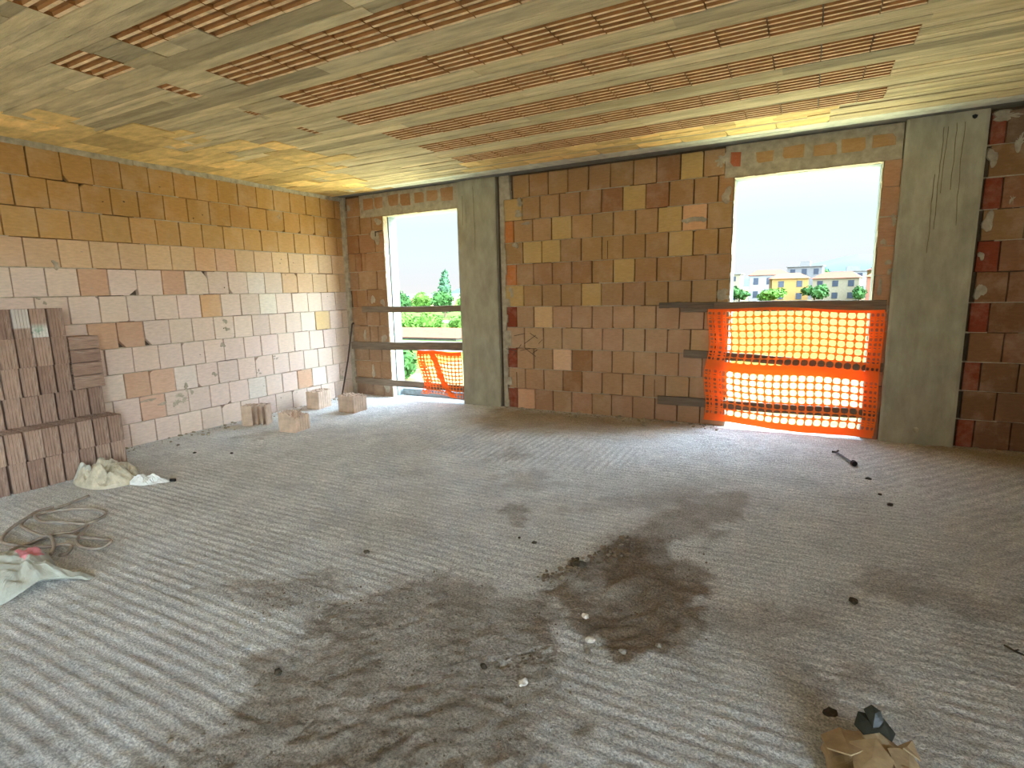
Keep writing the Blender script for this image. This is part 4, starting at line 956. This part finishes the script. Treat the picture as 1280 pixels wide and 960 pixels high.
# low shed with a reddish roof
sh=empty('shed',(-31,41.5,GZ)); tag(sh,'low shed with a reddish roof beyond the narrow window','shed')
mb=MB(); mb.box(-6,6,-1.6,1.6,0,.35); mb.build('wall',mat_plain('shed_wall',lin(86,81,72),.2,3,.3,10),sh)
mb=MB(); mb.hexa([(-6.4,-1.9,.3),(6.4,-1.9,.3),(6.4,1.9,.3),(-6.4,1.9,.3),(-6.2,-.1,1.2),(6.2,-.1,1.2),(6.2,.1,1.2),(-6.2,.1,1.2)]); mb.build('roof',mat_plain('red_roof',lin(106,54,36),.2,3,.3,10),sh)
# town beyond the wide window
M['pane']=mat_plain('dark_window',lin(50,54,60),.2,2,.1,5,.3)
def house(x,y,w,d,h,rz,wall,roof,rh,fl,nw,label,seed):
    t=empty('house',(x,y,GZ),rz); tag(t,label,'house','town houses beyond the wide window')
    mb=MB(); mb.box(-w/2,w/2,-d/2,d/2,0,h); mb.build('walls',wall,t)
    mb=MB()
    if rh>.4: mb.hexa([(-w/2-.4,-d/2-.4,h),(w/2+.4,-d/2-.4,h),(w/2+.4,d/2+.4,h),(-w/2-.4,d/2+.4,h),(-w/2+w*.2,-.2,h+rh),(w/2-w*.2,-.2,h+rh),(w/2-w*.2,.2,h+rh),(-w/2+w*.2,.2,h+rh)])
    else:
        mb.box(-w/2-.3,w/2+.3,-d/2-.3,d/2+.3,h,h+.3); mb.box(-w/6,w/8,-d/6,d/6,h+.3,h+1.8)
    mb.build('roof',roof,t)
    for f in range(fl):
        for k in range(nw):
            mb=MB(); cx=-w/2+w*(k+.5)/nw; z0=h*(f+.3)/fl; mb.box(cx-.7,cx+.7,-d/2-.06,-d/2+.05,z0,z0+h/fl*.5); mb.build('window',M['pane'],t)
W_=lambda n,c: M.setdefault(n,mat_plain(n,c,.12,2,.1,5))
cream=W_('cream_wall',lin(112,102,80)); whitew=W_('white_wall',lin(110,108,104)); ochre=W_('ochre_wall',lin(116,90,48)); pinkw=W_('pink_wall',lin(118,76,58)); greyw=W_('grey_wall',lin(92,89,85))
redr=W_('town_red_roof',lin(98,48,28)); greyr=W_('town_grey_roof',lin(96,92,86)); orr=W_('town_orange_roof',lin(108,60,32))
TOWN=[(-19,172,15,9,8.2,0,cream,greyr,0,3,4,'cream flat-roofed block at the left edge of the town view'),(-5,184,11,8,8.0,.1,whitew,redr,1.6,2,3,'white house with a red hip roof right of the cream flat-roofed block'),
(5,200,10,8,10.5,-.1,greyw,greyr,0,3,3,'tall grey block rising highest in the middle of the town'),(1,168,9,8,6.6,.15,ochre,orr,1.5,2,2,'small ochre house with an orange roof in front of the tall grey block'),
(19,212,13,9,8.8,.0,whitew,greyr,0,3,4,'white flat-roofed block right of the tall grey block'),(13,172,11,8,6.4,-.15,cream,redr,1.7,2,3,'cream house with a red roof in front of the white flat-roofed block'),
(27,186,11,8,8.6,.1,ochre,redr,1.6,3,3,'three-storey ochre house with a red roof'),(24.5,160,11,8,6.4,-.1,pinkw,orr,1.8,2,3,'pink house with an orange roof at the right of the town view'),
(41,204,13,9,10.8,0,pinkw,redr,1.6,3,4,'tall pink house with a red roof farthest right in the town')]
for i,a in enumerate(TOWN): house(*a,seed=i)
for i,(x,y,h,w) in enumerate([(-11,162,5.2,6),(-2,158,4.2,6.5),(7.5,160,5.0,5.5),(11.5,222,10.8,4.5),(28,226,11.2,5),(17.6,155,4.4,3.4),(31,172,6.2,7),(-1,225,10.2,8)]):
    tree('town_tree',x,y,h,w,M['leaf_a'] if i in (1,) else M['leaf_b'],['round tree before the gap beside the cream flat-roofed block','light green tree in front of the ochre house','round tree between the ochre house and the cream house','tall tree behind the tall grey block','tall tree behind the white flat-roofed block','small tree left of the pink house','round tree right of the pink house','tall tree behind the white hip-roofed house'][i],'tree','trees among the town houses',200+i)
# distant ridge, aerial haze painted into its blue-grey colour
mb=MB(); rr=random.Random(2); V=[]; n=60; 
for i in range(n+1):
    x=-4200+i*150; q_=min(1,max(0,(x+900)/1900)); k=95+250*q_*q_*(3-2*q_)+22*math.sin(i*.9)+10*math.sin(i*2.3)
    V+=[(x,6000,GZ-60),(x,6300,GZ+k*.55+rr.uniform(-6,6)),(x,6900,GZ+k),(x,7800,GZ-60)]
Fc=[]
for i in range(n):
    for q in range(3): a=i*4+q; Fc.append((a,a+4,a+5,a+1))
mb.addmesh(V,Fc); o=mb.build('hill',mat_plain('hill_haze_tint',lin(46,60,78),.08,.002,.1,1),smooth=True); tag(o,'pale blue mountain ridge on the horizon','hill',kind='structure')
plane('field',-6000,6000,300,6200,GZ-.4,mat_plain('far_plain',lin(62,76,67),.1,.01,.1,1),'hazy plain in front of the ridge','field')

# ------------------------------------------------------------------ light
HORIZ,ZEN,GLOW=.245,2.2,19.0
w=bpy.data.worlds.new('world'); SC.world=w; w.use_nodes=True; nt=w.node_tree; bg=nt.nodes['Background']
tc=nt.nodes.new('ShaderNodeTexCoord'); sp=nt.nodes.new('ShaderNodeSeparateXYZ'); nt.links.new(tc.outputs['Generated'],sp.inputs[0])
r=nt.nodes.new('ShaderNodeValToRGB'); nt.links.new(sp.outputs[2],r.inputs[0])
r.color_ramp.elements[0].position=0; r.color_ramp.elements[0].color=(1.0,1.0,1.0,1); r.color_ramp.elements[1].position=.5; r.color_ramp.elements[1].color=(.55,.75,1.0,1)
e=r.color_ramp.elements.new(.11); e.color=(.68,.85,.95,1)
SUN=Vector((.74,-.10,.66)).normalized()
def math_(op,a,b=None):
    n=nt.nodes.new('ShaderNodeMath'); n.operation=op
    for k,v in enumerate((a,b)):
        if v is None: continue
        if isinstance(v,(int,float)): n.inputs[k].default_value=v
        else: nt.links.new(v,n.inputs[k])
    return n.outputs[0]
vd=nt.nodes.new('ShaderNodeVectorMath'); vd.operation='DOT_PRODUCT'; nt.links.new(tc.outputs['Generated'],vd.inputs[0]); vd.inputs[1].default_value=SUN
glow=math_('MULTIPLY',math_('POWER',math_('MAXIMUM',vd.outputs['Value'],0.0),2.5),GLOW)      # bright haze around the sun
up=math_('MULTIPLY',math_('POWER',math_('MAXIMUM',sp.outputs[2],0.0),1.5),ZEN)               # sky brightens towards the zenith
st=math_('ADD',math_('ADD',glow,up),HORIZ)
nt.links.new(r.outputs[0],bg.inputs[0]); nt.links.new(st,bg.inputs[1])
sd=bpy.data.lights.new('sun','SUN'); sd.energy=2.6; sd.angle=math.radians(1.2); sd.color=(1,.95,.86)
so=bpy.data.objects.new('sun',sd); COL.objects.link(so)
so.rotation_euler=(-SUN).to_track_quat('-Z','Y').to_euler()

SC.view_settings.view_transform='Standard'; SC.view_settings.look='None'; SC.view_settings.gamma=1; SC.view_settings.exposure=1.97; SC.view_settings.use_curve_mapping=False
cy_=SC.cycles; cy_.use_denoising=True; cy_.max_bounces=10; cy_.diffuse_bounces=7; cy_.glossy_bounces=2; cy_.transmission_bounces=6; cy_.caustics_reflective=False; cy_.caustics_refractive=False; cy_.sample_clamp_indirect=8
